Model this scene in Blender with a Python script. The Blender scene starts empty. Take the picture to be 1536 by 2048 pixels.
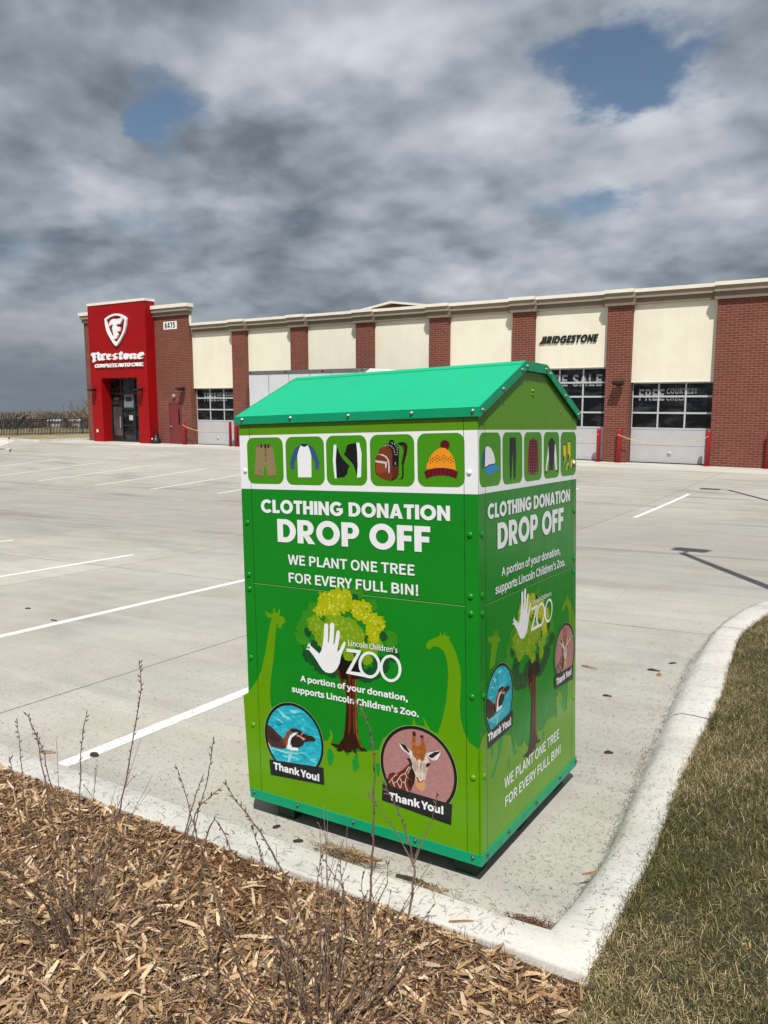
import bpy, bmesh, math, random
import numpy as np
from mathutils import Vector, Matrix
D = bpy.data; SC = bpy.context.scene; COL = SC.collection
R = math.radians
random.seed(7); RNG = np.random.default_rng(11)

# ------------------------------------------------------------------ camera, sky, sun, exposure
cam = D.objects.new('camera', D.cameras.new('camera')); COL.objects.link(cam)
cam.location = (1.2699, -2.6593, 1.9344)
cam.rotation_euler = (R(90 - 7.986), 0, R(33.157))
cam.data.sensor_fit = 'VERTICAL'; cam.data.sensor_height = 36; cam.data.sensor_width = 27
cam.data.lens = 1570.24 / 2048 * 36
cam.data.clip_start = .05; cam.data.clip_end = 9000
SC.camera = cam
SUN_EL, SHX, SHY = R(58), -.538, .843           # elevation, direction the shadows run
SC.view_settings.view_transform = 'Standard'; SC.view_settings.look = 'None'
SC.view_settings.exposure = 0; SC.view_settings.gamma = 1
sun = D.objects.new('sun', D.lights.new('sun', 'SUN')); COL.objects.link(sun)
sun.data.energy = 5.0; sun.data.angle = R(.5); sun.data.color = (1, .96, .9)
sun.rotation_euler = Vector((SHX * math.cos(SUN_EL), SHY * math.cos(SUN_EL), -math.sin(SUN_EL))).to_track_quat('-Z', 'Y').to_euler()


class NT:
    """tiny helper around a node tree"""
    def __init__(s, t): s.t = t
    def n(s, typ, inp=None, **kw):
        nd = s.t.nodes.new(typ)
        for k, v in kw.items(): setattr(nd, k, v)
        for k, v in (inp or {}).items(): s.set(nd, k, v)
        return nd
    def set(s, nd, k, v):
        sock = nd.inputs[k]
        if isinstance(v, bpy.types.NodeSocket): s.t.links.new(v, sock)
        elif isinstance(v, bpy.types.Node): s.t.links.new(v.outputs[0], sock)
        else:
            if isinstance(v, (tuple, list)) and len(v) == 3 and sock.type == 'RGBA': v = (*v, 1)
            sock.default_value = v
    def math(s, op, a, b=0.0, c=None, clamp=False):
        d = {0: a, 1: b}
        if c is not None: d[2] = c
        return s.n('ShaderNodeMath', d, operation=op, use_clamp=clamp).outputs[0]
    def vm(s, op, a, b=None):
        d = {0: a}
        if b is not None: d[1] = b
        return s.n('ShaderNodeVectorMath', d, operation=op)
    def mix(s, f, a, b, blend='MIX'):
        nd = s.n('ShaderNodeMix', data_type='RGBA', blend_type=blend)
        s.set(nd, 0, f); s.set(nd, 6, a); s.set(nd, 7, b)
        return nd.outputs[2]
    def noise(s, vec, scale, detail=4, rough=.55, dist=0, col=False, lac=2.0):
        nd = s.n('ShaderNodeTexNoise', {'Scale': scale, 'Detail': detail, 'Roughness': rough, 'Distortion': dist, 'Lacunarity': lac})
        if vec is not None: s.set(nd, 'Vector', vec)
        return nd.outputs[1 if col else 0]
    def ramp(s, f, stops, interp='LINEAR'):
        nd = s.n('ShaderNodeValToRGB'); cr = nd.color_ramp; cr.interpolation = interp
        while len(cr.elements) < len(stops): cr.elements.new(.5)
        for e, (p, c) in zip(cr.elements, stops):
            e.position = p; e.color = (*c, 1) if len(c) == 3 else c
        s.set(nd, 0, f); return nd.outputs[0]
    def rng(s, f, a, b, c=0.0, d=1.0, smooth=False):
        nd = s.n('ShaderNodeMapRange', {0: f, 1: a, 2: b, 3: c, 4: d})
        nd.interpolation_type = 'SMOOTHSTEP' if smooth else 'LINEAR'
        return nd.outputs[0]


W = D.worlds.new('World'); SC.world = W; W.use_nodes = True
W.cycles.sampling_method = 'MANUAL'; W.cycles.sample_map_resolution = 512
t = NT(W.node_tree); W.node_tree.nodes.clear()
dirv = t.n('ShaderNodeTexCoord').outputs['Generated']
sep = t.n('ShaderNodeSeparateXYZ', {0: dirv})
dz = t.math('MAXIMUM', sep.outputs[2], 0.0)
den = t.math('ADD', dz, .40)
cp = t.n('ShaderNodeCombineXYZ', {0: t.math('DIVIDE', sep.outputs[0], den), 1: t.math('DIVIDE', sep.outputs[1], den), 2: t.math('DIVIDE', t.math('MULTIPLY', dz, 1.45), den)}).outputs[0]
def scaled(vec, k):
    nd = t.vm('SCALE', vec); nd.inputs['Scale'].default_value = k; return nd.outputs[0]
cpw = t.vm('ADD', cp, scaled(t.vm('SUBTRACT', t.noise(cp, 2.2, 4, .55, col=True), (.5, .5, .5)).outputs[0], .09)).outputs[0]


WN = t.noise(cp, 4.0, 5, .62, col=True)
def blobs(lst):
    """sum of soft spots in sky directions: (dir, radius, amount)"""
    acc = None
    dw = t.vm('ADD', dirv, t.vm('MULTIPLY', t.vm('SUBTRACT', WN, (.5, .5, .5)).outputs[0], (.16, .16, .12)).outputs[0]).outputs[0]
    for d, r, a in lst:
        v = t.vm('MULTIPLY', t.vm('SUBTRACT', dw, d).outputs[0], (1, 1, 1.5)).outputs[0]
        ln = t.n('ShaderNodeVectorMath', {0: v}, operation='LENGTH').outputs['Value']
        f = t.rng(ln, 0, r, a, 0.0, True)
        acc = f if acc is None else t.math('ADD', acc, f)
    return acc


def dens(vec):
    a = t.noise(vec, 1.5, 8, .53, 0); b = t.noise(t.vm('ADD', vec, (7.3, 2.1, 4.0)).outputs[0], 4.2, 4, .54)
    v = t.n('ShaderNodeTexVoronoi', {'Vector': vec, 'Scale': 2.6, 'Detail': 3.0, 'Roughness': .66}, feature='F1', normalize=True).outputs[0]   # rounded heads
    return t.math('ADD', t.math('ADD', t.math('MULTIPLY', a, .66), t.math('MULTIPLY', b, .16)), t.math('MULTIPLY', t.math('SUBTRACT', .75, v), .46))
d0 = dens(cpw); d1 = dens(t.vm('ADD', cpw, (.015, -.015, .11)).outputs[0])
lit = t.math('ADD', t.math('MULTIPLY', t.math('SUBTRACT', d0, d1), 2.1), 0.0)   # tops catch the light, bases stay grey
n3 = t.noise(t.vm('ADD', cp, (1.3, 9.1, 2.0)).outputs[0], 1.2, 4, .5)
bright = t.math('ADD', t.math('ADD', t.math('MULTIPLY', n3, .45), t.math('MULTIPLY', d0, .45)), lit)
bb = blobs([((-.538, .754, .378), .22, .13), ((-.76, .603, .245), .10, .15), ((-.669, .666, .331), .04, .20), ((-.605, .714, .353), .10, .10),
            ((-.628, .722, .291), .09, -.14), ((-.597, .774, .209), .11, -.14), ((-.817, .56, .136), .12, -.10), ((-.408, .867, .286), .17, .12),
            ((-.229, .93, .288), .13, .13), ((-.703, .61, .365), .10, -.09), ((-.68, .70, .235), .06, .12), ((-.80, .50, .30), .10, .07),
            ((-.50, .82, .14), .14, -.06), ((-.75, .62, .17), .10, -.10), ((-.77, .5, .42), .1, .08), ((-.46, .80, .23), .08, .08)])
bright = t.math('ADD', bright, bb)
ccol = t.ramp(bright, [(.24, (.155, .19, .23)), (.40, (.26, .30, .35)), (.58, (.40, .44, .50)), (.95, (.70, .73, .795))])
wisp = t.noise(cpw, 5.0, 6, .6)
cov = t.math('ADD', t.math('ADD', t.math('MULTIPLY', wisp, .85), t.math('MULTIPLY', t.math('SUBTRACT', .75, d0), .9)), blobs([((-.690, .640, .330), .085, .36), ((-.712, .622, .312), .05, .26), ((-.695, .662, .283), .04, .2), ((-.240, .898, .368), .16, .37), ((-.31, .88, .36), .115, .36), ((-.25, .915, .32), .06, .18),
            ((-.334, .916, .218), .085, .25), ((-.29, .93, .212), .06, .2), ((-.769, .52, .373), .03, .24), ((-.19, .93, .325), .05, .18)]))
cov = t.rng(cov, .67, .95, 1.0, 0.0, True)
hz = t.rng(dz, .02, .17, 1.0, 0.0, True)
ccol = t.mix(t.math('MULTIPLY', hz, .85), ccol, (.175, .205, .24))
cov = t.math('MAXIMUM', cov, hz)
sky = t.n('ShaderNodeTexSky', sky_type='NISHITA', sun_disc=False, sun_elevation=SUN_EL, sun_rotation=math.atan2(-SHX, -SHY), altitude=300, air_density=1.2, dust_density=.6, ozone_density=1.6)
b1 = t.n('ShaderNodeBackground', {'Color': sky.outputs[0], 'Strength': .075})
b2 = t.n('ShaderNodeBackground', {'Color': ccol, 'Strength': 1.0})
mx = t.n('ShaderNodeMixShader', {0: cov, 1: b1.outputs[0], 2: b2.outputs[0]})
t.n('ShaderNodeOutputWorld', {0: mx.outputs[0]})

# ------------------------------------------------------------------ materials
MATS = {}
def mat(name, col=(.5, .5, .5), rough=.6, metal=0, spec=.5, var=0.0, vscale=8, bump=0.0, bscale=40, coat=0, fn=None):
    """principled material; var = uneven colour, bump = surface grain; fn(t, p) may take the base colour over"""
    if name in MATS: return MATS[name]
    m = D.materials.new(name); m.use_nodes = True; MATS[name] = m
    t = NT(m.node_tree); p = m.node_tree.nodes['Principled BSDF']
    p.inputs['Base Color'].default_value = (*col, 1); p.inputs['Roughness'].default_value = rough
    p.inputs['Metallic'].default_value = metal; p.inputs['Specular IOR Level'].default_value = spec
    p.inputs['Coat Weight'].default_value = coat; p.inputs['Coat Roughness'].default_value = .08
    co = t.n('ShaderNodeTexCoord').outputs['Object']
    if var:
        f = t.noise(co, vscale, 5, .6)
        t.set(p, 'Base Color', t.mix(t.rng(f, .3, .7), tuple(c * (1 - var) for c in col), tuple(min(1, c * (1 + var)) for c in col)))
        t.set(p, 'Roughness', t.rng(t.noise(co, vscale * 1.7, 4), .3, .7, max(.03, rough - .08), min(1, rough + .08)))
    if bump:
        t.set(p, 'Normal', t.n('ShaderNodeBump', {'Strength': bump, 'Distance': .01, 'Height': t.noise(co, bscale, 5)}).outputs[0])
    if fn: fn(t, p, co)
    return m


def srgb(r, g, b, k=1.0):
    return tuple(k * ((c / 255 / 12.92) if c <= 10 else ((c / 255 + .055) / 1.055) ** 2.4) for c in (r, g, b))


class MB:
    """collects faces; build() links them as ONE mesh object"""
    def __init__(s): s.v = []; s.f = []; s.m = []; s.sm = []
    def add(s, vs, fs, mi=0, smooth=False, M=None):
        o = len(s.v)
        s.v += [tuple(M @ Vector(q)) for q in vs] if M is not None else [tuple(q) for q in vs]
        for f in fs: s.f.append([o + i for i in f]); s.m.append(mi); s.sm.append(smooth)
        return s
    def box(s, x0, x1, y0, y1, z0, z1, mi=0, M=None):
        return s.add([(x0, y0, z0), (x1, y0, z0), (x1, y1, z0), (x0, y1, z0), (x0, y0, z1), (x1, y0, z1), (x1, y1, z1), (x0, y1, z1)],
                     [(0, 3, 2, 1), (4, 5, 6, 7), (0, 1, 5, 4), (1, 2, 6, 5), (2, 3, 7, 6), (3, 0, 4, 7)], mi, False, M)
    def poly(s, pts, mi=0, M=None): return s.add(pts, [list(range(len(pts)))], mi, False, M)
    def prism(s, pts, fa, fb, mi=0, M=None, mi_side=None):
        """closed prism: pts 2-D, fa/fb turn a 2-D point into a 3-D point on either end"""
        n = len(pts)
        o = len(s.v)
        vs = [fa(*q) for q in pts] + [fb(*q) for q in pts]
        s.add(vs, [list(range(n))[::-1], list(range(n, 2 * n))], mi, False, M)
        return s.add(vs, [(i, (i + 1) % n, n + (i + 1) % n, n + i) for i in range(n)], mi if mi_side is None else mi_side, False, M)
    def tube(s, pts, rad, n=6, mi=0, smooth=True, caps=True, M=None):
        pts = [Vector(q) for q in pts]; rs = rad if isinstance(rad, (list, tuple)) else [rad] * len(pts)
        vs = []; prev = None
        for i, q in enumerate(pts):
            d = (pts[min(i + 1, len(pts) - 1)] - pts[max(i - 1, 0)]).normalized()
            a = (prev - d * prev.dot(d)) if prev is not None else d.cross(Vector((0, 0, 1)) if abs(d.z) < .9 else Vector((1, 0, 0)))
            a.normalize(); prev = a; b = d.cross(a)
            for k in range(n):
                w = 2 * math.pi * k / n; vs.append(q + (a * math.cos(w) + b * math.sin(w)) * rs[i])
        fs = [(i * n + k, i * n + (k + 1) % n, (i + 1) * n + (k + 1) % n, (i + 1) * n + k) for i in range(len(pts) - 1) for k in range(n)]
        s.add(vs, fs, mi, smooth, M)
        if caps: s.add(vs, [list(range(n))[::-1], [(len(pts) - 1) * n + k for k in range(n)]], mi, False, M)
        return s
    def lathe(s, prof, c, n=16, mi=0, axis='z', smooth=True):
        vs = []
        for r, h in prof:
            for k in range(n):
                w = 2 * math.pi * k / n; a, b = r * math.cos(w), r * math.sin(w)
                vs.append((c[0] + a, c[1] + b, c[2] + h) if axis == 'z' else (c[0] + a, c[1] - h, c[2] + b) if axis == 'y' else (c[0] + h, c[1] + a, c[2] + b))
        fs = [(i * n + k, i * n + (k + 1) % n, (i + 1) * n + (k + 1) % n, (i + 1) * n + k) for i in range(len(prof) - 1) for k in range(n)]
        fs.append([(len(prof) - 1) * n + k for k in range(n)]); fs.append(list(range(n))[::-1])
        return s.add(vs, fs, mi, smooth)
    def build(s, name, mats, parent=None, matrix=None):
        me = D.meshes.new(name); me.from_pydata(s.v, [], s.f)
        for m in (mats if isinstance(mats, (list, tuple)) else [mats]): me.materials.append(m)
        me.polygons.foreach_set('material_index', s.m); me.polygons.foreach_set('use_smooth', s.sm)
        bm = bmesh.new(); bm.from_mesh(me); bm.to_mesh(me); bm.free()
        me.update()
        o = D.objects.new(name, me); COL.objects.link(o)
        if parent: o.parent = parent
        if matrix is not None: o.matrix_world = matrix
        return o


def fast_mesh(name, verts, faces_quads, mats, cols=None, parent=None):
    """big mesh from numpy arrays, with a colour of its own on every vertex"""
    me = D.meshes.new(name); nv, nf = len(verts), len(faces_quads); k = faces_quads.shape[1]
    me.vertices.add(nv); me.vertices.foreach_set('co', verts.astype(np.float32).ravel())
    me.loops.add(nf * k); me.loops.foreach_set('vertex_index', faces_quads.astype(np.int32).ravel())
    me.polygons.add(nf); me.polygons.foreach_set('loop_start', (np.arange(nf) * k).astype(np.int32))
    me.polygons.foreach_set('loop_total', np.full(nf, k, np.int32))
    if cols is not None:
        a = me.color_attributes.new('tint', 'FLOAT_COLOR', 'POINT')
        a.data.foreach_set('color', np.concatenate([cols, np.ones((nv, 1))], 1).astype(np.float32).ravel())
    me.update(calc_edges=True); me.validate()
    me.materials.append(mats); o = D.objects.new(name, me); COL.objects.link(o)
    if parent: o.parent = parent
    return o


def tag(o, label=None, cat=None, group=None, kind=None):
    for k, v in (('label', label), ('category', cat), ('group', group), ('kind', kind)):
        if v: o[k] = v
    return o
def empty(name, loc=(0, 0, 0), rz=0):
    o = D.objects.new(name, None); COL.objects.link(o); o.location = loc; o.rotation_euler = (0, 0, rz); o.empty_display_size = .2
    bpy.context.view_layer.update(); return o
def copy_tree(o, parent=None):
    c = o.copy(); COL.objects.link(c)
    if parent: c.parent = parent
    for ch in list(o.children): copy_tree(ch, c)
    return c


try:
    FONT = D.fonts.load(bpy.utils.system_resource('DATAFILES') + '/fonts/Noto Sans CJK Regular.woff2')
except Exception:
    FONT = None
def text_geo(s, x0, x1, z0, z1, weight=0.0, extrude=0.0, space=1.0, shear=0.0):
    """lettering filled out to a box: returns vertices (x, depth, z) and faces"""
    def raw(body, w):
        c = D.curves.new('t', 'FONT'); c.body = body; c.offset = w; c.space_character = space; c.shear = shear; c.resolution_u = 4
        if FONT: c.font = FONT
        o = D.objects.new('t', c); COL.objects.link(o); bpy.context.view_layer.update()
        me = D.meshes.new_from_object(o.evaluated_get(bpy.context.evaluated_depsgraph_get()))
        vs = [v.co.copy() for v in me.vertices]; fs = [list(p.vertices) for p in me.polygons]
        D.objects.remove(o); D.curves.remove(c); D.meshes.remove(me); return vs, fs
    vs, fs = raw(s, weight); hv, _ = raw('H', weight)
    xa, xb = min(v.x for v in vs), max(v.x for v in vs); ha, hb = min(v.y for v in hv), max(v.y for v in hv)
    P = [(x0 + (v.x - xa) / (xb - xa) * (x1 - x0), 0, z0 + (v.y - ha) / (hb - ha) * (z1 - z0)) for v in vs]
    if extrude:
        n = len(P); from collections import Counter
        ec = Counter(); dire = {}
        for f in fs:
            for a, b in zip(f, f[1:] + f[:1]): ec[frozenset((a, b))] += 1; dire[frozenset((a, b))] = (a, b)
        P = P + [(x, -extrude, z) for x, y, z in P]
        front = [[n + i for i in f] for f in fs]
        side = [(dire[e][0], dire[e][1], n + dire[e][1], n + dire[e][0]) for e, k in ec.items() if k == 1]
        fs = front + [list(q) for q in side]
    return P, fs


GU, GV, VF, Z0 = .041108, -.028825, 28.9516, -.45708      # slope of the lot by the bin, facade line, shop floor
def g(x, y):
    """height of the paved lot"""
    xs = x if x > -14 else -14 - 8 * math.tanh((-14 - x) / 8)
    xs = xs if xs < 6 else 6 + 3 * math.tanh((xs - 6) / 3)
    k = min(1, max(0, (y - 3) / (VF - 6))); k = k * k * (3 - 2 * k)
    yy = max(y, -6)
    return (GU * xs + GV * yy) * (1 - k) + Z0 * k

def heavy(ch):
    """heavy geometric capitals for the headings: (advance, [(outer, inner or None)]) with cap height 1"""
    arc = lambda cx, cz, rx, rz, a, b, n: [(cx + rx * math.cos(R(a + (b - a) * k / n)), cz + rz * math.sin(R(a + (b - a) * k / n))) for k in range(n + 1)]
    if ch == ' ': return .27, []
    if ch == '8': return .70, [(arc(.35, .73, .31, .28, 0, 345, 23), arc(.35, .73, .11, .10, 0, 345, 23)), (arc(.35, .27, .35, .28, 0, 345, 23), arc(.35, .27, .13, .11, 0, 345, 23))]
    if ch == '4': return .70, [([(.37, 0), (.60, 0), (.60, 1), (.37, 1)], None), ([(0, .18), (.37, .18), (.37, .38), (.19, .38), (.37, .74), (.37, 1), (.30, 1), (0, .40)], None), ([(.60, .18), (.70, .18), (.70, .38), (.60, .38)], None)]
    if ch == '7': return .62, [([(0, 1), (.62, 1), (.62, .80), (.34, 0), (.07, 0), (.36, .78), (0, .78)], None)]
    if ch == '5': return .66, [([(.05, 1), (.60, 1), (.60, .79), (.26, .79), (.25, .65), (.40, .66), (.60, .56), (.66, .34), (.58, .10), (.40, 0), (.14, 0), (0, .10), (0, .30), (.20, .20), (.34, .22), (.41, .34), (.34, .46), (.22, .46), (.03, .41)], None)]
    if ch == 'E': return .56, [([(0, 0), (.56, 0), (.56, .22), (.25, .22), (.25, .40), (.52, .40), (.52, .60), (.25, .60), (.25, .78), (.56, .78), (.56, 1), (0, 1)], None)]
    if ch == 'S': return .62, [([(0, 0), (.48, 0), (.62, .12), (.62, .46), (.50, .60), (.24, .68), (.24, .78), (.60, .78), (.60, 1), (.14, 1), (0, .88), (0, .60), (.10, .48), (.38, .38), (.38, .22), (0, .22)], None)]
    if ch == 'B': return .70, [([(.24, 1), (.52, 1), (.66, .88), (.66, .62), (.56, .52), (.24, .52), (.24, .62), (.42, .62), (.42, .86), (.24, .86)], None), ([(.24, .52), (.58, .52), (.70, .40), (.70, .12), (.56, 0), (.24, 0), (.24, .14), (.44, .14), (.44, .40), (.24, .40)], None)]
    if ch == 'I': return .26, [([(0, 0), (.26, 0), (.26, 1), (0, 1)], None)]
    if ch == 'L': return .57, [([(0, 0), (.57, 0), (.57, .23), (.26, .23), (.26, 1), (0, 1)], None)]
    if ch == 'T': return .66, [([(.20, 0), (.46, 0), (.46, .77), (.66, .77), (.66, 1), (0, 1), (0, .77), (.20, .77)], None)]
    if ch == 'H': return .77, [([(0, 0), (.26, 0), (.26, .385), (.51, .385), (.51, 0), (.77, 0), (.77, 1), (.51, 1), (.51, .615), (.26, .615), (.26, 1), (0, 1)], None)]
    if ch == 'N': return .79, [([(0, 0), (.25, 0), (.25, .54), (.57, 0), (.79, 0), (.79, 1), (.54, 1), (.54, .46), (.22, 1), (0, 1)], None)]
    if ch == 'F': return .58, [([(0, 0), (.26, 0), (.26, .38), (.54, .38), (.54, .60), (.26, .60), (.26, .78), (.58, .78), (.58, 1), (0, 1)], None)]
    if ch == 'A': return .88, [([(0, 0), (.27, 0), (.315, .18), (.375, .38), (.44, .62), (.44, 1), (.31, 1)], None), ([(.88, 0), (.61, 0), (.565, .18), (.505, .38), (.44, .62), (.44, 1), (.57, 1)], None), ([(.315, .18), (.565, .18), (.505, .38), (.375, .38)], None)]
    if ch == 'O': return 1.0, [(arc(.5, .5, .5, .52, 0, 354, 59), arc(.5, .5, .245, .275, 0, 354, 59))]
    if ch == 'C': a, b = arc(.5, .5, .5, .52, 42, 318, 40), arc(.5, .5, .245, .275, 42, 318, 40); return .88, [(a + b[::-1], None)]
    if ch == 'G': a, b = arc(.5, .5, .5, .52, 42, 318, 40), arc(.5, .5, .245, .275, 42, 318, 40); return .96, [(a + b[::-1], None), ([(.50, .36), (.70, .36), (.682, .316), (.871, .152), (.95, .25), (.95, .56), (.50, .56)], None)]
    if ch == 'D': return .84, [([(0, 0), (0, 1), (.36, 1)] + arc(.36, .5, .48, .5, 84, -84, 28) + [(.36, 0)], [(.26, .22), (.26, .78), (.36, .78)] + arc(.36, .5, .215, .28, 84, -84, 28) + [(.36, .22)])]
    bowl = ([(0, .33), (0, 1), (.38, 1)] + arc(.38, .665, .34, .335, 84, -84, 24) + [(.38, .33)], [(.26, .54), (.26, .79), (.38, .79)] + arc(.38, .665, .095, .125, 84, -84, 24) + [(.38, .54)])
    stem = ([(0, 0), (.26, 0), (.26, .33), (0, .33)], None)
    return (.72, [bowl, stem]) if ch == 'P' else (.76, [bowl, stem, ([(.26, .33), (.54, .33), (.77, 0), (.47, 0)], None)])

# ------------------------------------------------------------------ ground materials
def concrete_fn(base, joints, dirt=1.0):
    def fn(t, p, co):
        s = t.n('ShaderNodeSeparateXYZ', {0: co})
        n_big = t.noise(co, .35, 5, .6); n_mid = t.noise(co, 2.3, 6, .62)
        st = t.noise(t.vm('MULTIPLY', co, (.25, 2.2, 1)).outputs[0], 1.6, 6, .6, .6)       # drag marks along the rows
        fine = t.noise(co, 130, 3, .7); grit = t.noise(t.vm('MULTIPLY', co, (1, 3, 1)).outputs[0], 55, 4, .7)
        v = t.math('ADD', t.math('ADD', t.math('MULTIPLY', n_big, .42), t.math('MULTIPLY', n_mid, .22)), t.math('ADD', t.math('MULTIPLY', st, .30), t.math('MULTIPLY', fine, .12)))
        c = t.ramp(v, [(.38, tuple(b * .62 for b in base)), (.50, tuple(b * .93 for b in base)), (.62, tuple(b * 1.16 for b in base))])
        warm = t.rng(t.noise(co, .8, 3), .4, .62); c = t.mix(t.math('MULTIPLY', warm, .25), c, (base[0] * 1.04, base[1] * .95, base[2] * .84))
        c = t.mix(t.rng(grit, .56, .66, 0, .55 * dirt), c, tuple(b * .40 for b in base))
        fleck = t.noise(t.vm('MULTIPLY', t.vm('ADD', co, t.vm('MULTIPLY', t.noise(co, 9, 2, col=True), (.12, .12, 0)).outputs[0]).outputs[0], (24, 85, 1)).outputs[0], 1.0, 3, .6)
        c = t.mix(t.rng(fleck, .64, .70, 0, .6 * dirt), c, tuple(b * .33 for b in base))
        spot = t.rng(t.noise(co, .9, 2, .3), .72, .76, 0, .2); c = t.mix(spot, c, tuple(b * .5 for b in base))
        if joints:
            far = t.rng(s.outputs[1], 4, 20)
            wx = .008
            wob = t.math('MULTIPLY', t.math('SUBTRACT', t.noise(co, 3, 3), .5), .03)
            def line(v, off, per):
                a = t.math('ABSOLUTE', t.math('SUBTRACT', t.math('FRACT', t.math('ADD', t.math('DIVIDE', t.math('SUBTRACT', v, off), per), .5)), .5))
                return t.rng(t.math('ADD', t.math('MULTIPLY', a, per), wob if off > 0 else 0.0), wx * .7, wx * 1.5, .85, 0)
            lx = line(s.outputs[0], -3.69, 4.6); ly = line(s.outputs[1], 4.66, 3.86)
            c = t.mix(t.math('MAXIMUM', lx, t.math('MULTIPLY', ly, t.rng(s.outputs[1], 3, 3.01))), c, (.10, .095, .085))
            ap = t.rng(s.outputs[1], 26.22, 26.26); c = t.mix(t.math('MULTIPLY', ap, .75), c, (.60, .58, .53))
            cell = t.n('ShaderNodeCombineXYZ', {0: t.math('FLOOR', t.math('DIVIDE', t.math('ADD', s.outputs[0], 3.69), 4.6)), 1: t.math('FLOOR', t.math('DIVIDE', t.math('SUBTRACT', s.outputs[1], 4.66), 3.86)), 2: 3.0}).outputs[0]
            slab = t.n('ShaderNodeTexWhiteNoise', {'Vector': cell}).outputs[0]
            c = t.mix(t.rng(slab, 0, 1, 0, .30), c, (.27, .265, .245))       # every pour a little different
            lane = t.math('MULTIPLY', t.rng(s.outputs[1], 5.5, 8.5, 0, 1, True), t.rng(s.outputs[1], 12, 18, 1, .25, True))
            c = t.mix(t.math('MULTIPLY', lane, t.rng(n_big, .35, .62, .15, .6)), c, (.23, .22, .20))       # worn drive lane
            # long tyre tracks
            tr = t.noise(t.vm('MULTIPLY', co, (.10, .9, 1)).outputs[0], 1.1, 3, .5, 1.2)
            c = t.mix(t.math('MULTIPLY', t.rng(tr, .56, .68), t.rng(s.outputs[1], 5, 9, 0, .38)), c, (.13, .125, .12))
        else:
            for yy_ in (2.2, 4.62, 5.75, 8.2):                             # sawn joints across the kerb
                a = t.math('ABSOLUTE', t.math('SUBTRACT', t.math('ADD', s.outputs[1], t.math('MULTIPLY', s.outputs[0], .25)), yy_ + .06))
                c = t.mix(t.rng(a, .006, .012, .8, 0), c, (.07, .065, .06))
            c = t.mix(t.rng(t.noise(co, 5, 6, .7), .56, .70, 0, .45), c, tuple(b * .55 for b in base))
        t.set(p, 'Base Color', c); p.inputs['Roughness'].default_value = .92; p.inputs['Specular IOR Level'].default_value = .25
        t.set(p, 'Normal', t.n('ShaderNodeBump', {'Strength': .35, 'Distance': .004, 'Height': t.math('ADD', grit, fine)}).outputs[0])
    return fn
M_LOT = mat('lot_concrete', fn=concrete_fn((.44, .428, .382), True))
M_KERB = mat('kerb_concrete', fn=concrete_fn((.57, .56, .525), False, .6))
M_WALK = mat('new_concrete', fn=concrete_fn((.62, .61, .57), False))
def paint_fn(t, p, co):
    w = t.rng(t.noise(co, 38, 5, .7), .54, .64, 0, .8)
    t.set(p, 'Base Color', t.mix(w, (.72, .72, .71), (.36, .35, .32))); p.inputs['Roughness'].default_value = .8
M_PAINT = mat('road_paint', fn=paint_fn)
def tint_fn(rough=.8, trans=0.0, amount=.25):
    def fn(t, p, co):
        a = t.n('ShaderNodeVertexColor', layer_name='tint').outputs[0]
        t.set(p, 'Base Color', t.mix(amount, a, t.noise(co, 60, 3, col=True), 'OVERLAY'))
        p.inputs['Roughness'].default_value = rough; p.inputs['Specular IOR Level'].default_value = .25
    return fn
M_CHIP = mat('wood_chip_surface', fn=tint_fn(.8)); M_BLADE = mat('grass_blade', fn=tint_fn(.75))
M_SOIL = mat('mulch_soil', (.07, .04, .022), .95, var=.5, vscale=30, bump=.8, bscale=60)
M_TURF = mat('turf_soil', (.05, .042, .022), .95, var=.45, vscale=25, bump=.8, bscale=90)
def field_fn(t, p, co):
    ln = t.n('ShaderNodeVectorMath', {0: co}, operation='LENGTH').outputs['Value']
    c = t.mix(t.rng(t.noise(co, .15, 5), .3, .7), (.11, .088, .055), (.22, .18, .115))
    t.set(p, 'Base Color', t.mix(t.rng(ln, 130, 260), c, t.mix(t.rng(t.noise(co, .03, 5), .35, .65), (.075, .068, .06), (.12, .105, .085)))); p.inputs['Roughness'].default_value = .95   # wooded valley further off
M_FIELD = mat('dry_field', fn=field_fn)
def verge_fn(t, p, co):
    c = t.ramp(t.noise(t.vm('MULTIPLY', co, (1, 1, 1)).outputs[0], 1.5, 6, .7), [(.35, (.16, .13, .07)), (.6, (.33, .27, .15)), (.75, (.22, .2, .09))])
    t.set(p, 'Base Color', c); p.inputs['Roughness'].default_value = .95
M_VERGE = mat('dry_verge_grass', fn=verge_fn)


# ------------------------------------------------------------------ the lot, its markings and the land round it
def sheet(name, xs, ys, h, m, keep=None, kind='structure'):
    V = []; F = []; ix = {}
    for j, y in enumerate(ys):
        for i, x in enumerate(xs): ix[i, j] = len(V); V.append((x, y, h(x, y)))
    for j in range(len(ys) - 1):
        for i in range(len(xs) - 1):
            if keep is None or keep((xs[i] + xs[i + 1]) / 2, (ys[j] + ys[j + 1]) / 2): F.append((ix[i, j], ix[i + 1, j], ix[i + 1, j + 1], ix[i, j + 1]))
    me = D.meshes.new(name); me.from_pydata(V, [], F); me.materials.append(m)
    me.polygons.foreach_set('use_smooth', [True] * len(F)); me.update()
    o = D.objects.new(name, me); COL.objects.link(o); return tag(o, kind=kind)
def span(a, b, st): n = max(1, round((b - a) / st)); return [a + (b - a) * i / n for i in range(n + 1)]

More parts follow.
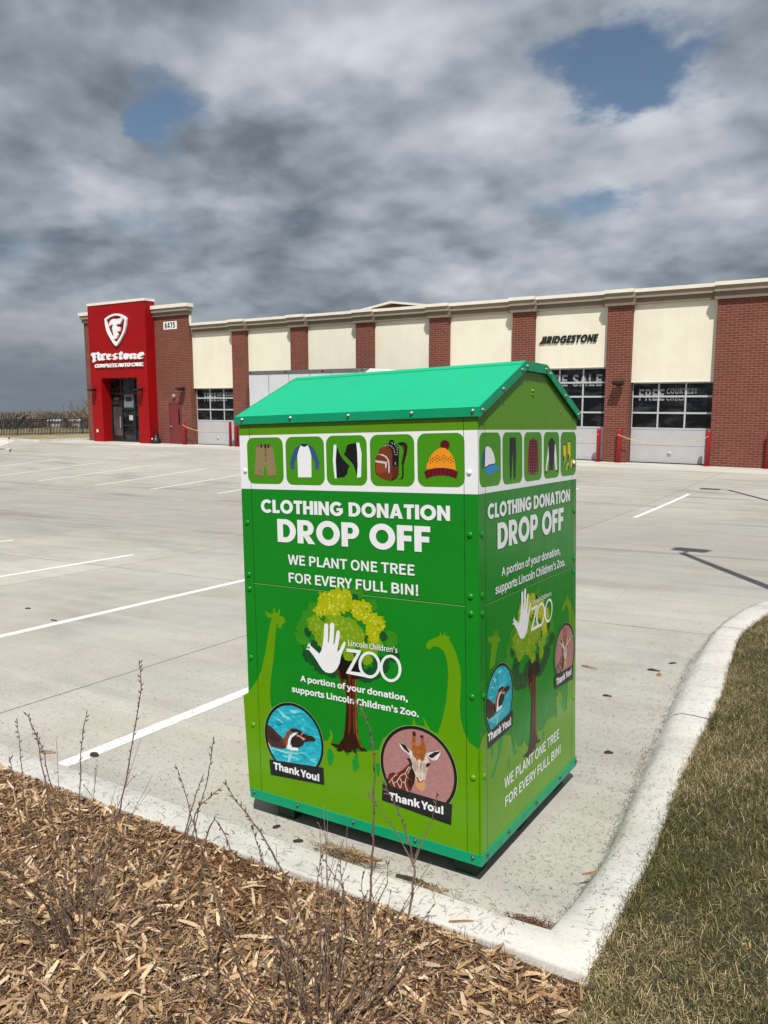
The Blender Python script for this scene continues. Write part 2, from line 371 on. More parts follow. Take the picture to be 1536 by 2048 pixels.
sheet('parking_lot', span(-62, -14, 1.0) + span(-14, 14, .5)[1:], [-.30] + span(0, 29, .5), g, M_LOT)
def land(x, y):
    r = math.hypot(x + 10, y - 10); s = max(0, r - 60)
    return (-1.9 if y > -.3 or x < -12 else g(x, y) - .35) - min(9.0, s * .14) - max(0, r - 150) * .0085
sheet('ground', [-6000, -3000, -1500, -900, -600] + span(-400, -80, 40) + span(-70, 40, 5) + [60, 100, 200, 400, 900, 2500, 6000],
      [-3000, -900, -300, -100, -40] + span(-20, 60, 4) + span(80, 400, 40) + [600, 900, 1500, 3000, 6000], land, M_FIELD)
def marking(name, x, y0, y1, w=.1):
    b = MB(); ys = span(y0, y1, .4)
    for a, c in zip(ys, ys[1:]): b.poly([(x - w / 2, a, g(x, a) + .004), (x + w / 2, a, g(x, a) + .004), (x + w / 2, c, g(x, c) + .004), (x - w / 2, c, g(x, c) + .004)])
    return tag(b.build(name, M_PAINT), kind='structure')
for x in (-2.545, -5.735, -9.01, -12.76): marking('road_marking', x, -.235, 5.62 if x > -12 else 5.85)
for x in (-3.30, -6.35, -9.4, -12.45, -15.55, -18.5, -21.3, -24.5, -27.6, -30.8): marking('road_marking', x, 14.05, 19.25)

# kerb: stations (foot x, y, outer x, y, k) with k 0 = upright face, 1 = rolled face
ST = [(-9, -.262, -9, -.44, 0), (-6, -.262, -6, -.44, 0), (-3, -.262, -3, -.44, 0), (-1.5, -.262, -1.5, -.438, 0), (-.4, -.258, -.4, -.428, 0), (.05, -.252, .1, -.42, 0), (.25, -.25, .36, -.412, .05),
      (.362, -.225, .572, -.405, .3), (.356, -.1, .572, -.2, .6), (.352, .11, .568, .1, .85), (.342, .447, .56, .467, 1), (.266, 1.25, .492, 1.30, 1), (.175, 2.1, .462, 2.1, 1), (.09, 2.92, .41, 2.9, 1),
      (.03, 3.8, .325, 3.75, 1), (-.016, 4.67, .285, 4.4, 1), (.01, 5.25, .32, 4.95, 1), (.119, 6.02, .43, 5.66, 1), (.45, 6.9, .76, 6.5, 1), (1.05, 7.75, 1.32, 7.3, 1), (2.0, 8.45, 2.2, 8.0, 1), (3.4, 8.9, 3.5, 8.45, 1), (6, 9.05, 6, 8.6, 1), (14, 9.05, 14, 8.6, 1)]
PR0 = [(0, -.02), (.02, .07), (.05, .096), (.10, .101), (.5, .102), (.95, .1), (.985, .096), (1, .085), (1.0, -.12)]
PR1 = [(0, 0.0), (.05, .006), (.14, .034), (.24, .070), (.40, .093), (.93, .1), (.98, .096), (1, .085), (1.0, -.12)]
def catmull(P, k):
    out = []
    for i in range(len(P) - 1):
        p0, p1, p2, p3 = P[max(i - 1, 0)], P[i], P[i + 1], P[min(i + 2, len(P) - 1)]
        for s in range(k):
            u = s / k
            out.append(tuple(.5 * (2 * b + (c - a) * u + (2 * a - 5 * b + 4 * c - d) * u * u + (3 * b - a - 3 * c + d) * u ** 3) for a, b, c, d in zip(p0, p1, p2, p3)))
    return out + [P[-1]]
KP = ST[:8] + catmull(ST[8:], 5)
kv = []; b = MB()
rk = random.Random(3)
for fx, fy, ox, oy, k in KP:
    for (f0, h0), (f1, h1) in zip(PR0, PR1):
        f = f0 + (f1 - f0) * min(1, max(0, k)); h = h0 + (h1 - h0) * min(1, max(0, k)); x = fx + (ox - fx) * f; y = fy + (oy - fy) * f
        kv.append((x, y, g(x, y) + h + (rk.uniform(-.0035, .0035) if .05 < h else 0)))
n = len(PR0)
b.add(kv, [(i * n + j, i * n + j + 1, (i + 1) * n + j + 1, (i + 1) * n + j) for i in range(len(KP) - 1) for j in range(n - 1)], 0, True)
tag(b.build('kerb', M_KERB), kind='structure')
KOUT = [(p[2], p[3]) for p in KP[7:]]          # lawn edge
def kerb_x(y):
    for (x0, y0), (x1, y1) in zip(KOUT, KOUT[1:]):
        if y0 <= y <= y1 and y1 > y0: return x0 + (x1 - x0) * (y - y0) / (y1 - y0)
    return KOUT[0][0] if y < KOUT[0][1] else 14
# mulch bed and lawn surfaces
def bed(x, y): return g(x, y) + .079 + .012 * math.sin(x * 5.1 + 1.3 * math.sin(y * 4)) * math.cos(y * 6.3 + x)
bed_edge = lambda y: .585 + .04 * (-.44 - y) + .03 * math.sin(y * 9)
sheet('mulch_bed', span(-9, -3.5, .5) + span(-3.4, .75, .06), span(-4, -2, .4) + span(-1.9, -.43, .05), bed, M_SOIL, lambda x, y: x < bed_edge(y) + .05)
lawn_h = lambda x, y: g(x, y) + .084
def lawn_sheet():
    V = []; F = []; rows = []
    ys = span(-4, -.43, .15) + [q[1] for q in KOUT if q[1] > -.4 and q[1] < 8.2]
    for y in sorted(ys):
        x0 = kerb_x(y) - .004 if y > -.41 else bed_edge(y)
        row = []
        for x in [x0 + (14 - x0) * (q ** 2.5) for q in span(0, 1, 1 / 16)]: row.append(len(V)); V.append((x, y, lawn_h(x, y)))
        rows.append(row)
    for a, c in zip(rows, rows[1:]):
        for i in range(len(a) - 1): F.append((a[i], a[i + 1], c[i + 1], c[i]))
    me = D.meshes.new('lawn'); me.from_pydata(V, [], F); me.materials.append(M_TURF); me.update()
    o = D.objects.new('lawn', me); COL.objects.link(o); tag(o, kind='structure')
lawn_sheet()

# verge, walk and island at the far left
def slab(name, pts, top, m, th=.3, kind='structure'):
    b = MB(); b.prism(pts, lambda x, y: (x, y, g(x, y) + top - th), lambda x, y: (x, y, g(x, y) + top))
    return tag(b.build(name, m), kind=kind)
slab('verge', [(-62, 22), (-47.0, 26.35), (-42.35, 25.95), (-42.2, 29.3), (-41.6, 29.5), (-44, 40), (-62, 40)], .11, M_VERGE)
slab('verge_kerb', [(-62, 21.7), (-47.0, 26.1), (-42.1, 25.7), (-41.95, 29.2), (-42.1, 29.25), (-42.25, 25.85), (-47.0, 26.3), (-62, 21.95)], .12, M_WALK)
slab('path', [(-62, 21.5), (-46.7, 25.95), (-44.6, 25.8), (-40.8, 22.55), (-42.6, 21.6), (-50, 20)], .02, M_WALK)
slab('island_soil', [(-46, 19.5), (-37.3, 20.75), (-36.9, 20.4), (-37.0, 19.95), (-39, 18.6), (-46, 18)], .13, M_TURF)
slab('island_kerb', [(-46, 19.62), (-37.2, 20.9), (-36.75, 20.5), (-36.85, 19.85), (-39, 18.45), (-46, 17.85), (-46, 18.0), (-39, 18.62), (-37.0, 19.97), (-36.92, 20.4), (-37.3, 20.73), (-46, 19.48)], .14, M_WALK)

# ------------------------------------------------------------------ the shop
def brick_fn(t, p, co):
    s = t.n('ShaderNodeSeparateXYZ', {0: co})
    v = t.n('ShaderNodeCombineXYZ', {0: t.math('ADD', s.outputs[0], s.outputs[1]), 1: s.outputs[2], 2: 0.0}).outputs[0]
    b = t.n('ShaderNodeTexBrick', {'Vector': v, 'Color1': (.19, .043, .026, 1), 'Color2': (.130, .028, .019, 1), 'Mortar': (.31, .195, .135, 1), 'Scale': 1.0, 'Mortar Size': .009, 'Mortar Smooth': .3, 'Bias': 0.0, 'Brick Width': .30, 'Row Height': .093})
    c = t.mix(t.rng(t.noise(co, .6, 5), .3, .7, 0, .35), b.outputs[0], (.12, .03, .022))
    t.set(p, 'Base Color', c); p.inputs['Roughness'].default_value = .85
    t.set(p, 'Normal', t.n('ShaderNodeBump', {'Strength': .5, 'Distance': .01, 'Height': b.outputs[1]}, invert=True).outputs[0])
M_BRICK = mat('red_brick', fn=brick_fn)
def stucco_fn(t, p, co):
    v = t.noise(co, 1.3, 6, .65); st = t.noise(t.vm('MULTIPLY', co, (3, 3, .3)).outputs[0], 1.2, 5)
    t.set(p, 'Base Color', t.mix(t.rng(t.math('ADD', t.math('MULTIPLY', v, .6), t.math('MULTIPLY', st, .4)), .35, .65), (.755, .71, .565), (.82, .78, .64)))
    p.inputs['Roughness'].default_value = .9
    t.set(p, 'Normal', t.n('ShaderNodeBump', {'Strength': .3, 'Distance': .004, 'Height': t.noise(co, 90, 3)}).outputs[0])
M_STUCCO = mat('cream_stucco', fn=stucco_fn)
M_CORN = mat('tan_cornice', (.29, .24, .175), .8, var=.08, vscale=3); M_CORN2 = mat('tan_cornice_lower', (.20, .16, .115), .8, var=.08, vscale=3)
M_CAP = mat('cap_metal', (.80, .76, .66), .5, var=.05, vscale=2)
def red_fn(t, p, co):
    s = t.n('ShaderNodeSeparateXYZ', {0: co})
    v = t.n('ShaderNodeCombineXYZ', {0: t.math('ADD', s.outputs[0], s.outputs[1]), 1: s.outputs[2], 2: 0.0}).outputs[0]
    b = t.n('ShaderNodeTexBrick', {'Vector': v, 'Color1': (.335, .0015, .003, 1), 'Color2': (.31, .0015, .003, 1), 'Mortar': (.2, .002, .004, 1), 'Scale': 1.0, 'Mortar Size': .012, 'Mortar Smooth': .1, 'Bias': 0.0, 'Brick Width': 1.7, 'Row Height': 1.02}, offset=0.0)
    t.set(p, 'Base Color', t.mix(t.rng(t.noise(co, .7, 4), .35, .65, 0, .25), b.outputs[0], (.225, .001, .003))); p.inputs['Roughness'].default_value = .55; p.inputs['Specular IOR Level'].default_value = .25
M_RED = mat('red_metal_panel', fn=red_fn)
M_REDP = mat('red_paint', (.34, .004, .010), .5, var=.12, vscale=9)
M_DOORG = mat('door_grey', (.47, .475, .49), .5, var=.05, vscale=2.5); M_ALU = mat('aluminium', (.60, .61, .62), .4, metal=.3)
def glass_fn(t, p, co):
    t.set(p, 'Base Color', t.mix(t.rng(t.noise(t.vm('MULTIPLY', co, (1, 1, 2.5)).outputs[0], 1.1, 5, .6), .48, .72), (.004, .005, .006), (.05, .056, .058)))  # faint reflections painted into the glass colour as paler patches
    p.inputs['Roughness'].default_value = .06; p.inputs['Specular IOR Level'].default_value = .4
M_GLASS = mat('dark_window_glass', fn=glass_fn)
M_BLACK = mat('black_metal', (.012, .012, .013), .45, var=.3, vscale=6); M_WHITE = mat('sign_white', (.86, .86, .86), .4, var=.03, vscale=3)
M_LETTER = mat('window_lettering', (.26, .26, .27), .7, var=.1, vscale=5); M_MAROON = mat('maroon_door', (.17, .024, .028), .5, var=.1, vscale=4)
M_INK = mat('sign_black', (.008, .008, .009), .35, var=.2, vscale=9); M_POSTER = mat('poster_grey', (.17, .19, .20), .6, var=.3, vscale=4)
M_LENS = mat('lens', (.28, .25, .2), .4)
shop = empty('auto_shop', (-18, VF, Z0))
tag(shop, 'long brick auto care shop with cream panels, garage doors and a red entrance tower', 'shop')
SI = Matrix.Translation((18, -VF, -Z0))
def fb(b, x0, x1, o0, o1, z0, z1, mi=0): return b.box(x0, x1, VF - o1, VF - o0, Z0 + z0, Z0 + z1, mi)
def part(b, name, mats, parent=shop):
    o = b.build(name, mats); bpy.context.view_layer.update()
    o.parent = parent; o.matrix_parent_inverse = parent.matrix_world.inverted(); return o
P = [(-8.688 - 4.04966 * i, -7.733 - 4.04966 * i) for i in range(6)]     # pilasters, from the right
RB = -4.638; TL, TR = -35.2, -32.17                                      # right block edge, brick tower
b = MB(); fb(b, -41.0, 5.5, -16, -.42, 0, 6.05); fb(b, -41.0, TR - .02, -1.2, -.43, 6.0, 6.06)
part(b, 'wall', M_BRICK)
b = MB(); fb(b, RB, 5.5, -.43, .25, 0, 6.13); part(b, 'brick_bay', M_BRICK)
b = MB(); fb(b, TL, TR, -.44, .25, 0, 6.1); fb(b, TL, TR, .05, .25, 6.1, 7.2); part(b, 'brick_tower', M_BRICK)
b = MB(); fb(b, -41.35, -40.3, -.44, .25, 0, 6.1); fb(b, -41.35, -40.3, .05, .25, 6.1, 7.2); part(b, 'brick_wing', M_BRICK)
for a, c in P:
    b = MB(); fb(b, a, c, -.43, .25, 0, 6.13); part(b, 'pilaster', M_BRICK)
bays = [(RB, P[0][1])] + [(P[i][0], P[i + 1][1]) for i in range(5)] + [(P[5][0], TR)]
heads = [3.17, 3.79, 3.17, 3.17, 3.17, 3.17, 3.17]
for (r, l), hd in zip(bays, heads):
    b = MB(); fb(b, l + .002, r - .002, -.41, 0, hd, 6.14); fb(b, l + .002, r - .002, -.02, .02, hd - .025, hd + .001)
    part(b, 'cream_panel', M_STUCCO)
# cornice: a stepped moulding that jumps forward at every pilaster
segs = [(l, r, 0.0) for r, l in bays] + [(a, c, .25) for a, c in P] + [(RB, 5.6, .25)]
b = MB(); cb = MB(); dz = 0
for l, r, o in segs:
    e = .10 if o else -.10
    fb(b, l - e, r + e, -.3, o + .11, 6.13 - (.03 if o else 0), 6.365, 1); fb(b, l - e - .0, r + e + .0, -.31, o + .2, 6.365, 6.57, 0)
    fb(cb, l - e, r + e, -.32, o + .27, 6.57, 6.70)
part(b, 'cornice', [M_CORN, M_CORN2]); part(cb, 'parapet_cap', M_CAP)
b = MB(); cb = MB()
for l, r in ((TL - .2, TR), (-41.35, -40.1)):
    b = MB(); cb = MB()
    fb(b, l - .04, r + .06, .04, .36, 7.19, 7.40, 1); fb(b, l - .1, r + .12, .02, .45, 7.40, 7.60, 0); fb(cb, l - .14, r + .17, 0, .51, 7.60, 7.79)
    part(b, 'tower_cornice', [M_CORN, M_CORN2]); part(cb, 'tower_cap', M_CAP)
b = MB(); fb(b, -41, 5.4, -15.9, -.45, 6.06, 6.2); part(b, 'roof', mat('roof_membrane', (.3, .3, .29), .9, var=.1))
gy = VF + 8                                                              # raised gable further back on the roof
b = MB(); b.prism([(-26.6, 7.62), (-24.0, 8.02), (-21.1, 7.62), (-21.1, 6.2), (-26.6, 6.2)], lambda x, z: (x, gy, Z0 + z), lambda x, z: (x, gy + 5, Z0 + z))
gb = part(b, 'roof_gable', M_BRICK)
b = MB()
for (x0, z0), (x1, z1) in (((-26.75, 7.64), (-24.0, 8.06)), ((-24.0, 8.06), (-20.95, 7.64))):
    b.prism([(x0, z0), (x1, z1), (x1, z1 + .12), (x0, z0 + .12)], lambda x, z: (x, gy - .25, Z0 + z), lambda x, z: (x, gy + 5.2, Z0 + z))
part(b, 'gable_trim', M_CAP, gb)

# garage doors
texts = {0: [('FREE', -7.45, -6.48, 2.44, 2.885), ('COURTESY', -6.40, -5.26, 2.70, 2.905), ('CHECK', -6.40, -5.66, 2.44, 2.64)],
         1: [('TIRE SALE', -11.55, -8.95, 3.03, 3.50)],
         6: [('FREE', -31.55, -30.62, 2.44, 2.885), ('AIR PRESSURE', -30.55, -29.1, 2.70, 2.905), ('CHECK', -30.55, -29.8, 2.44, 2.64)]}
for k, ((r, l), hd) in enumerate(zip(bays, heads)):
    x0, x1 = l + .03, r - .03; rows = [1.355, 1.965, 2.6] + ([3.175] if k == 1 else []) + [hd - .04]
    b = MB(); fb(b, x0, x1, -.24, -.16, .03, .69); fb(b, x0, x1, -.24, -.158, .70, 1.33)
    fb(b, x0 - .03, x1 + .03, -.26, -.2, 0.0, hd, 1)
    for z in rows: fb(b, x0, x1, -.24, -.148, z - .035, z + .035)
    for q in range(4):
        xc = x0 + (x1 - x0) * q / 3; fb(b, xc - .03 + (.03 if q == 0 else 0), xc + .03 - (.03 if q == 3 else 0), -.24, -.152, 1.36, hd - .05)
    d = part(b, 'garage_door', [M_DOORG, M_BLACK])
    b = MB()
    for q in range(3):
        for z0, z1 in zip(rows, rows[1:]):
            xa = x0 + (x1 - x0) * q / 3; fb(b, xa + .03, xa + (x1 - x0) / 3 - .03, -.22, -.185, z0 + .03, z1 - .03)
    part(b, 'window', M_GLASS, d)
    if k in texts:
        b = MB()
        for s, xa, xb, za, zb in texts[k]:
            vs, fs = text_geo(s, xa, xb, za, zb, .012, 0, 1.05); b.add(vs, fs, 0, False, Matrix.Translation((0, VF + .180, Z0)))
        part(b, 'lettering', M_LETTER, d)
    b = MB(); xc = x0 + (x1 - x0) * .5; b.lathe([(.075, 0), (.085, .012), (.06, .03), (.035, .03)], (xc, VF + .158, Z0 + .385), 14, 0, 'y'); b.lathe([(.034, 0.0), (.03, .034)], (xc, VF + .158, Z0 + .385), 10, 1, 'y')
    part(b, 'exhaust_port', [M_ALU, M_BLACK], d)

# entrance tower
FX0, FX1, FO = -40.05, -34.95, .89
b = MB(); ox0, ox1 = -39.09, -35.86
fb(b, FX0, ox0, .19, FO, 0, 8.06); fb(b, ox1, FX1, .19, FO, 0, 8.06); fb(b, ox0, ox1, .19, FO, 3.79, 8.06)
part(b, 'red_tower', M_RED)
b = MB(); fb(b, FX0 - .03, FX1 + .03, .17, FO + .035, 8.06, 8.20); part(b, 'red_tower_cap', M_CAP)
b = MB(); fb(b, ox0 + .003, ox0 + .06, .14, .26, 0, 3.78); fb(b, ox1 - .06, ox1 - .003, .14, .26, 0, 3.78)
for x in (-38.1, -36.95): fb(b, x - .045, x + .045, .141, .261, 0.05, 3.72)
for z, h in ((.05, .10), (2.88, .06), (3.74, .04)): fb(b, ox0 + .06, ox1 - .06, .142, .259, z - h, z + h)
fb(b, -38.055, -36.995, .142, .258, 1.93, 2.02); fb(b, ox0 + .06, -38.145, .143, .258, 2.2, 2.3); fb(b, ox0 + .06, -38.145, .144, .257, .15, .32); fb(b, -38.055, -36.995, .144, .257, .95, 1.03)
en = part(b, 'entrance', M_BLACK)
b = MB(); fb(b, ox0 + .05, ox1 - .05, .17, .19, .1, 3.72); part(b, 'window', M_GLASS, en)
b = MB(); fb(b, -37.95, -37.1, .193, .198, 2.06, 2.85); part(b, 'poster', M_POSTER, en)
b = MB(); fb(b, -37.8, -37.25, .200, .204, 2.42, 2.7); part(b, 'poster_print', M_INK, en)
b = MB(); vs, fs = text_geo('8475', -38.85, -38.4, 2.48, 2.66, .02); b.add(vs, fs, 0, False, Matrix.Translation((0, VF - .2, Z0))); part(b, 'lettering', M_POSTER, en)
b = MB(); fb(b, -37.55, -37.2, .193, .197, 1.3, 1.6); part(b, 'notice', mat('notice_paper', (.45, .47, .46), .8, var=.1), en)
b = MB(); b.tube([(-38.25, VF - .3, Z0 + .85), (-38.25, VF - .3, Z0 + 1.5)], .018, 6); fb(b, -38.26, -38.24, .25, .3, .86, .9); fb(b, -38.26, -38.24, .25, .3, 1.44, 1.48); part(b, 'handle', M_ALU, en)
b = MB(); fb(b, -38.98, -38.2, .195, .199, .35, 2.15); part(b, 'door_glass', mat('entrance_glass', (.08, .075, .07), .08, spec=.5, var=.5, vscale=1.2), en)

SGN = {'shield_o':[(-38352,7229),(-38054,7352),(-37695,7443),(-37300,7475),(-36958,7414),(-36624,7284),(-36419,7163),(-36456,6932),(-36519,6633),(-36642,6391),(-36876,6125),(-37156,5831),(-37455,5614),(-37725,5826),(-38008,6174),(-38209,6464),(-38301,6722),(-38355,7005)],'shield_i':[(-38201,7165),(-37926,7289),(-37614,7355),(-37265,7363),(-36966,7304),(-36675,7158),(-36587,7077),(-36657,6805),(-36716,6560),(-36862,6318),(-37095,6079),(-37442,5787),(-37667,6020),(-37908,6338),(-38066,6598),(-38137,6826),(-38189,7024)],'F':[(-37998,6791),(-37901,7037),(-37761,7141),(-37539,7184),(-37236,7154),(-37018,7169),(-36863,7229),(-36772,7128),(-36902,6984),(-36997,6864),(-37257,6864),(-37345,6841),(-37332,6715),(-37138,6705),(-37032,6672),(-37040,6548),(-37070,6439),(-37198,6459),(-37329,6451),(-37211,6279),(-37355,6090),(-37580,6002),(-37719,6022),(-37609,6213),(-37656,6466),(-37732,6638),(-37606,6854),(-37781,6863)],'letters':[[(-39807,5159),(-39703,5300),(-39473,5307),(-39247,5271),(-39173,5340),(-39119,5267),(-39254,5171),(-39436,5191),(-39419,5118),(-39283,5100),(-39314,5000),(-39428,5004),(-39396,4830),(-39564,4734),(-39677,4766),(-39616,4952),(-39671,5126)],[(-39184,5197),(-39021,5249),(-38982,5162),(-38999,4934),(-38869,4859),(-39054,4821),(-39175,4896)],[(-38844,5186),(-38705,5225),(-38665,5167),(-38525,5233),(-38395,5172),(-38467,5104),(-38623,5123),(-38661,4924),(-38552,4878),(-38736,4826),(-38844,4887)],[(-38354,5114),(-38169,5208),(-37950,5158),(-37981,5046),(-38206,5010),(-38145,4924),(-37920,4960),(-38107,4837),(-38305,4871),(-38374,4973)],[(-37776,5124),(-37549,5216),(-37421,5169),(-37469,5115),(-37646,5092),(-37433,5001),(-37417,4917),(-37621,4824),(-37837,4886),(-37701,4939),(-37592,4922),(-37611,4965),(-37783,5026)],[(-37290,5165),(-37200,5204),(-37041,5297),(-37005,5198),(-36876,5180),(-36924,5112),(-37011,5114),(-37023,4933),(-36896,4902),(-37096,4823),(-37224,4869),(-37184,5120)],[(-36839,5095),(-36639,5186),(-36385,5136),(-36352,4997),(-36447,4861),(-36664,4825),(-36831,4900)],[(-36280,5119),(-36150,5156),(-36089,5113),(-35958,5164),(-35813,5132),(-35752,5089),(-35786,4897),(-35683,4866),(-35854,4816),(-35957,4860),(-35922,5066),(-36049,5070),(-36063,4864),(-36235,4827),(-36283,4884)],[(-35607,5057),(-35454,5161),(-35222,5209),(-35106,5068),(-35236,4990),(-35446,4969),(-35388,4885),(-35136,4919),(-35308,4828),(-35518,4820),(-35637,4920)]]}
def raised(pts, o, d, mi=0, b=None, s=.001):
    b.prism([(x * s, z * s) for x, z in pts], lambda x, z: (x, VF - o, Z0 + z), lambda x, z: (x, VF - o - d, Z0 + z), mi); return b
b = MB(); so, si = SGN['shield_o'], SGN['shield_i']
def resample(pts, n):
    L = [0]; pp = pts + [pts[0]]
    for a, c in zip(pp, pp[1:]): L.append(L[-1] + math.dist(a, c))
    out = []
    for k in range(n):
        q = L[-1] * k / n; i = max(j for j in range(len(L)) if L[j] <= q); i = min(i, len(pts) - 1); u = (q - L[i]) / (L[i + 1] - L[i])
        out.append((pp[i][0] + (pp[i + 1][0] - pp[i][0]) * u, pp[i][1] + (pp[i + 1][1] - pp[i][1]) * u))
    return out
n = 40
ro, ri = resample(so, n), resample(si, n)
vv = [(x * .001, VF - .89 - .12, Z0 + z * .001) for x, z in ro] + [(x * .001, VF - .89 - .12, Z0 + z * .001) for x, z in ri] + [(x * .001, VF - .90, Z0 + z * .001) for x, z in ro] + [(x * .001, VF - .90, Z0 + z * .001) for x, z in ri]
fs = []
for k in range(n):
    q = (k + 1) % n; fs += [(k, q, n + q, n + k), (k, q, 2 * n + q, 2 * n + k), (n + k, n + q, 3 * n + q, 3 * n + k)]
b.add(vv, fs); raised(SGN['F'], .9, .11, 0, b); em = part(b, 'shield_emblem', M_WHITE)
b = MB()
for v in SGN['letters']: raised(v, .90, .11, 0, b)
part(b, 'sign_lettering', M_WHITE)
b = MB(); vs, fs = text_geo('COMPLETE AUTO CARE', -39.53, -35.22, 4.42, 4.63, .016, .08, 1.0); b.add(vs, fs, 0, False, Matrix.Translation((0, VF - .895, Z0)))
part(b, 'sign_lettering', M_WHITE)
b = MB(); hx = -11.52
def slant(P, f, zc): return [((hx + (a + .30 * c) * f), zc + c * .30) for a, c in P]
for ch in 'BRIDGESTONE':
    w, parts = heavy(ch); f = .273
    for n_, (o, i) in enumerate(parts):
        o = slant(o, f, 4.785)
        if i:
            i = slant(i, f, 4.785); k = len(o)
            vv = [(x, VF - y, Z0 + z) for y in (.046, .006) for q in (o, i) for x, z in q]
            fs = [g4 for j in range(k) for g4 in ((j, (j + 1) % k, k + (j + 1) % k, k + j), (j, (j + 1) % k, 2 * k + (j + 1) % k, 2 * k + j), (k + j, k + (j + 1) % k, 3 * k + (j + 1) % k, 3 * k + j))]
            b.add(vv, fs)
        else: raised([(x, z) for x, z in o], .006, .04 + .002 * n_, 0, b, 1.0)
    if ch == 'B': raised(slant([(-.06, 1), (.20, 1), (.20, .93), (.0, .50), (-.06, .50)], f, 4.785), .006, .041, 1, b, 1.0); raised(slant([(-.36, 0), (.22, 0), (.22, .84), (.12, .62)], f, 4.785), .006, .043, 0, b, 1.0)
    hx += (w + .085) * f
part(b, 'sign_lettering', [M_INK, M_REDP])
b = MB(); fb(b, -34.17, -33.09, .245, .27, 6.45, 6.88); nx = -34.07
for ch in '8475':
    w, parts = heavy(ch)
    for n_, (o, i) in enumerate(parts):
        to = lambda Q: [(nx + a * .27, VF - .274 - .001 * n_, Z0 + 6.505 + c * .32) for a, c in Q]
        if i: k = len(o); b.add(to(o) + to(i), [(j, (j + 1) % k, k + (j + 1) % k, k + j) for j in range(k)], 1)
        else: b.poly(to(o), 1)
    nx += (w + .17) * .27
part(b, 'address_sign', [M_WHITE, M_INK])
b = MB(); fb(b, TR + .002, TR + .03, .06, .20, 6.71, 7.185); part(b, 'parapet_end', M_STUCCO)
# service door, alarm, lamps, outlet
b = MB(); fb(b, -33.9, -33.03, .2, .262, .03, 2.27); fb(b, -33.98, -33.9, .2, .275, 0, 2.35, 1); fb(b, -33.03, -32.95, .2, .275, 0, 2.35, 1); fb(b, -33.9, -33.03, .2, .276, 2.27, 2.35, 1)
sd = part(b, 'service_door', [M_MAROON, mat('frame_maroon', (.13, .03, .03), .5)])
b = MB(); fb(b, -33.22, -33.10, .255, .266, 1.1, 2.0); part(b, 'window', M_GLASS, sd)
b = MB(); fb(b, -33.84, -33.80, .26, .33, .98, 1.02); fb(b, -33.84, -33.7, .32, .34, .98, 1.02); part(b, 'handle', M_ALU, sd)
b = MB(); b.lathe([(.12, 0), (.13, .05), (.1, .11), (.04, .15)], (-33.5, VF - .25, Z0 + 2.71), 14, 0, 'y'); part(b, 'alarm_light', M_LENS)
for x, o, z in ((-39.69, .89, 3.1), (-35.47, .89, 3.07), (-32.72, .25, 3.1), (-8.1, .25, 3.12), (-12.2, .25, 3.12)):
    b = MB(); fb(b, x - .09, x + .09, o - .01, o + .06, z - .08, z + .1); fb(b, x - .02, x + .02, o + .05, o + .22, z + .01, z + .05)
    b.prism([(o + .14, z + .11), (o + .46, z + .04), (o + .46, z - .02), (o + .14, z - .09)], lambda q, w: (x - .2, VF - q, Z0 + w), lambda q, w: (x + .2, VF - q, Z0 + w))
    part(b, 'wall_lamp', M_BLACK)
b = MB(); fb(b, -39.70, -39.58, .88, .93, .56, .74); part(b, 'outlet_box', M_CAP)

# bollards with slack yellow chains, ash can, truck
M_CHAIN = mat('yellow_plastic_chain', (.72, .56, .16), .5, var=.1, vscale=20)
proto = None
BOL = [(-2.62, 'red steel bollard at the right edge before the plain brick wall'), (-4.67, 'red steel bollard at the right end of the FREE COURTESY CHECK door'),
       (-8.0, 'red steel bollard at the left end of the FREE COURTESY CHECK door'), (-8.81, 'red steel bollard at the right end of the TIRE SALE door'),
       (-12.15, 'red steel bollard at the left end of the TIRE SALE door'), (-28.62, 'red steel bollard behind the left edge of the green bin'),
       (-29.05, 'red steel bollard at the right end of the AIR PRESSURE door'), (-32.47, 'red steel bollard between the maroon door and the AIR PRESSURE door')]
for x, lb in BOL:
    y = VF - .42 if x > -30 else VF - .55
    if proto is None:
        o = proto = empty('bollard', (0, 0, 0))
        b = MB(); b.lathe([(.08, -.2), (.08, 1.27), (.072, 1.31), (.045, 1.335), (.012, 1.345)], (0, 0, 0), 16); b.build('post', M_REDP, o)
        b = MB(); b.lathe([(.115, -.02), (.115, .02), (.085, .028)], (0, 0, 0), 16); b.build('base_collar', M_REDP, o)
        b = MB(); b.tube([(0, -.08, 1.12), (0, -.11, 1.12), (0, -.11, 1.09)], .008, 5); b.build('chain_hook', M_ALU, o)
    else: o = copy_tree(proto)
    o.location = (x, y, g(x, y) + .0); tag(o, lb, 'bollard', 'red bollards before the garage doors')
for (xa, xb), lb in (((-8.0, -4.67), 'slack yellow chain across the FREE COURTESY CHECK garage door'), ((-12.15, -8.81), 'slack yellow chain across the TIRE SALE garage door'), ((-32.47, -29.05), 'slack yellow chain across the AIR PRESSURE garage door')):
    b = MB(); pts = []
    for k in range(61):
        u = k / 60; x = xa + (xb - xa) * u
        y0 = VF - (.42 if x > -30 else .55) - .1
        pts.append((x, y0, Z0 + 1.10 - .32 * (1 - (2 * u - 1) ** 2)))
    for k in range(60):                                                  # alternating links
        a, c = Vector(pts[k]), Vector(pts[k + 1]); m = (a + c) / 2; d = (c - a) * .68; q = Vector((0, .016, 0)) if k % 2 else Vector((0, 0, .016))
        ring = [m - d, m - d * .6 + q, m + d * .6 + q, m + d, m + d * .6 - q, m - d * .6 - q, m - d]
        b.tube(ring, .0065, 4, caps=False)
    tag(b.build('chain', M_CHAIN), lb, 'chain', 'yellow chains before the doors')
b = MB(); gx, gyy = -34.75, VF - .62; gz = g(gx, gyy)
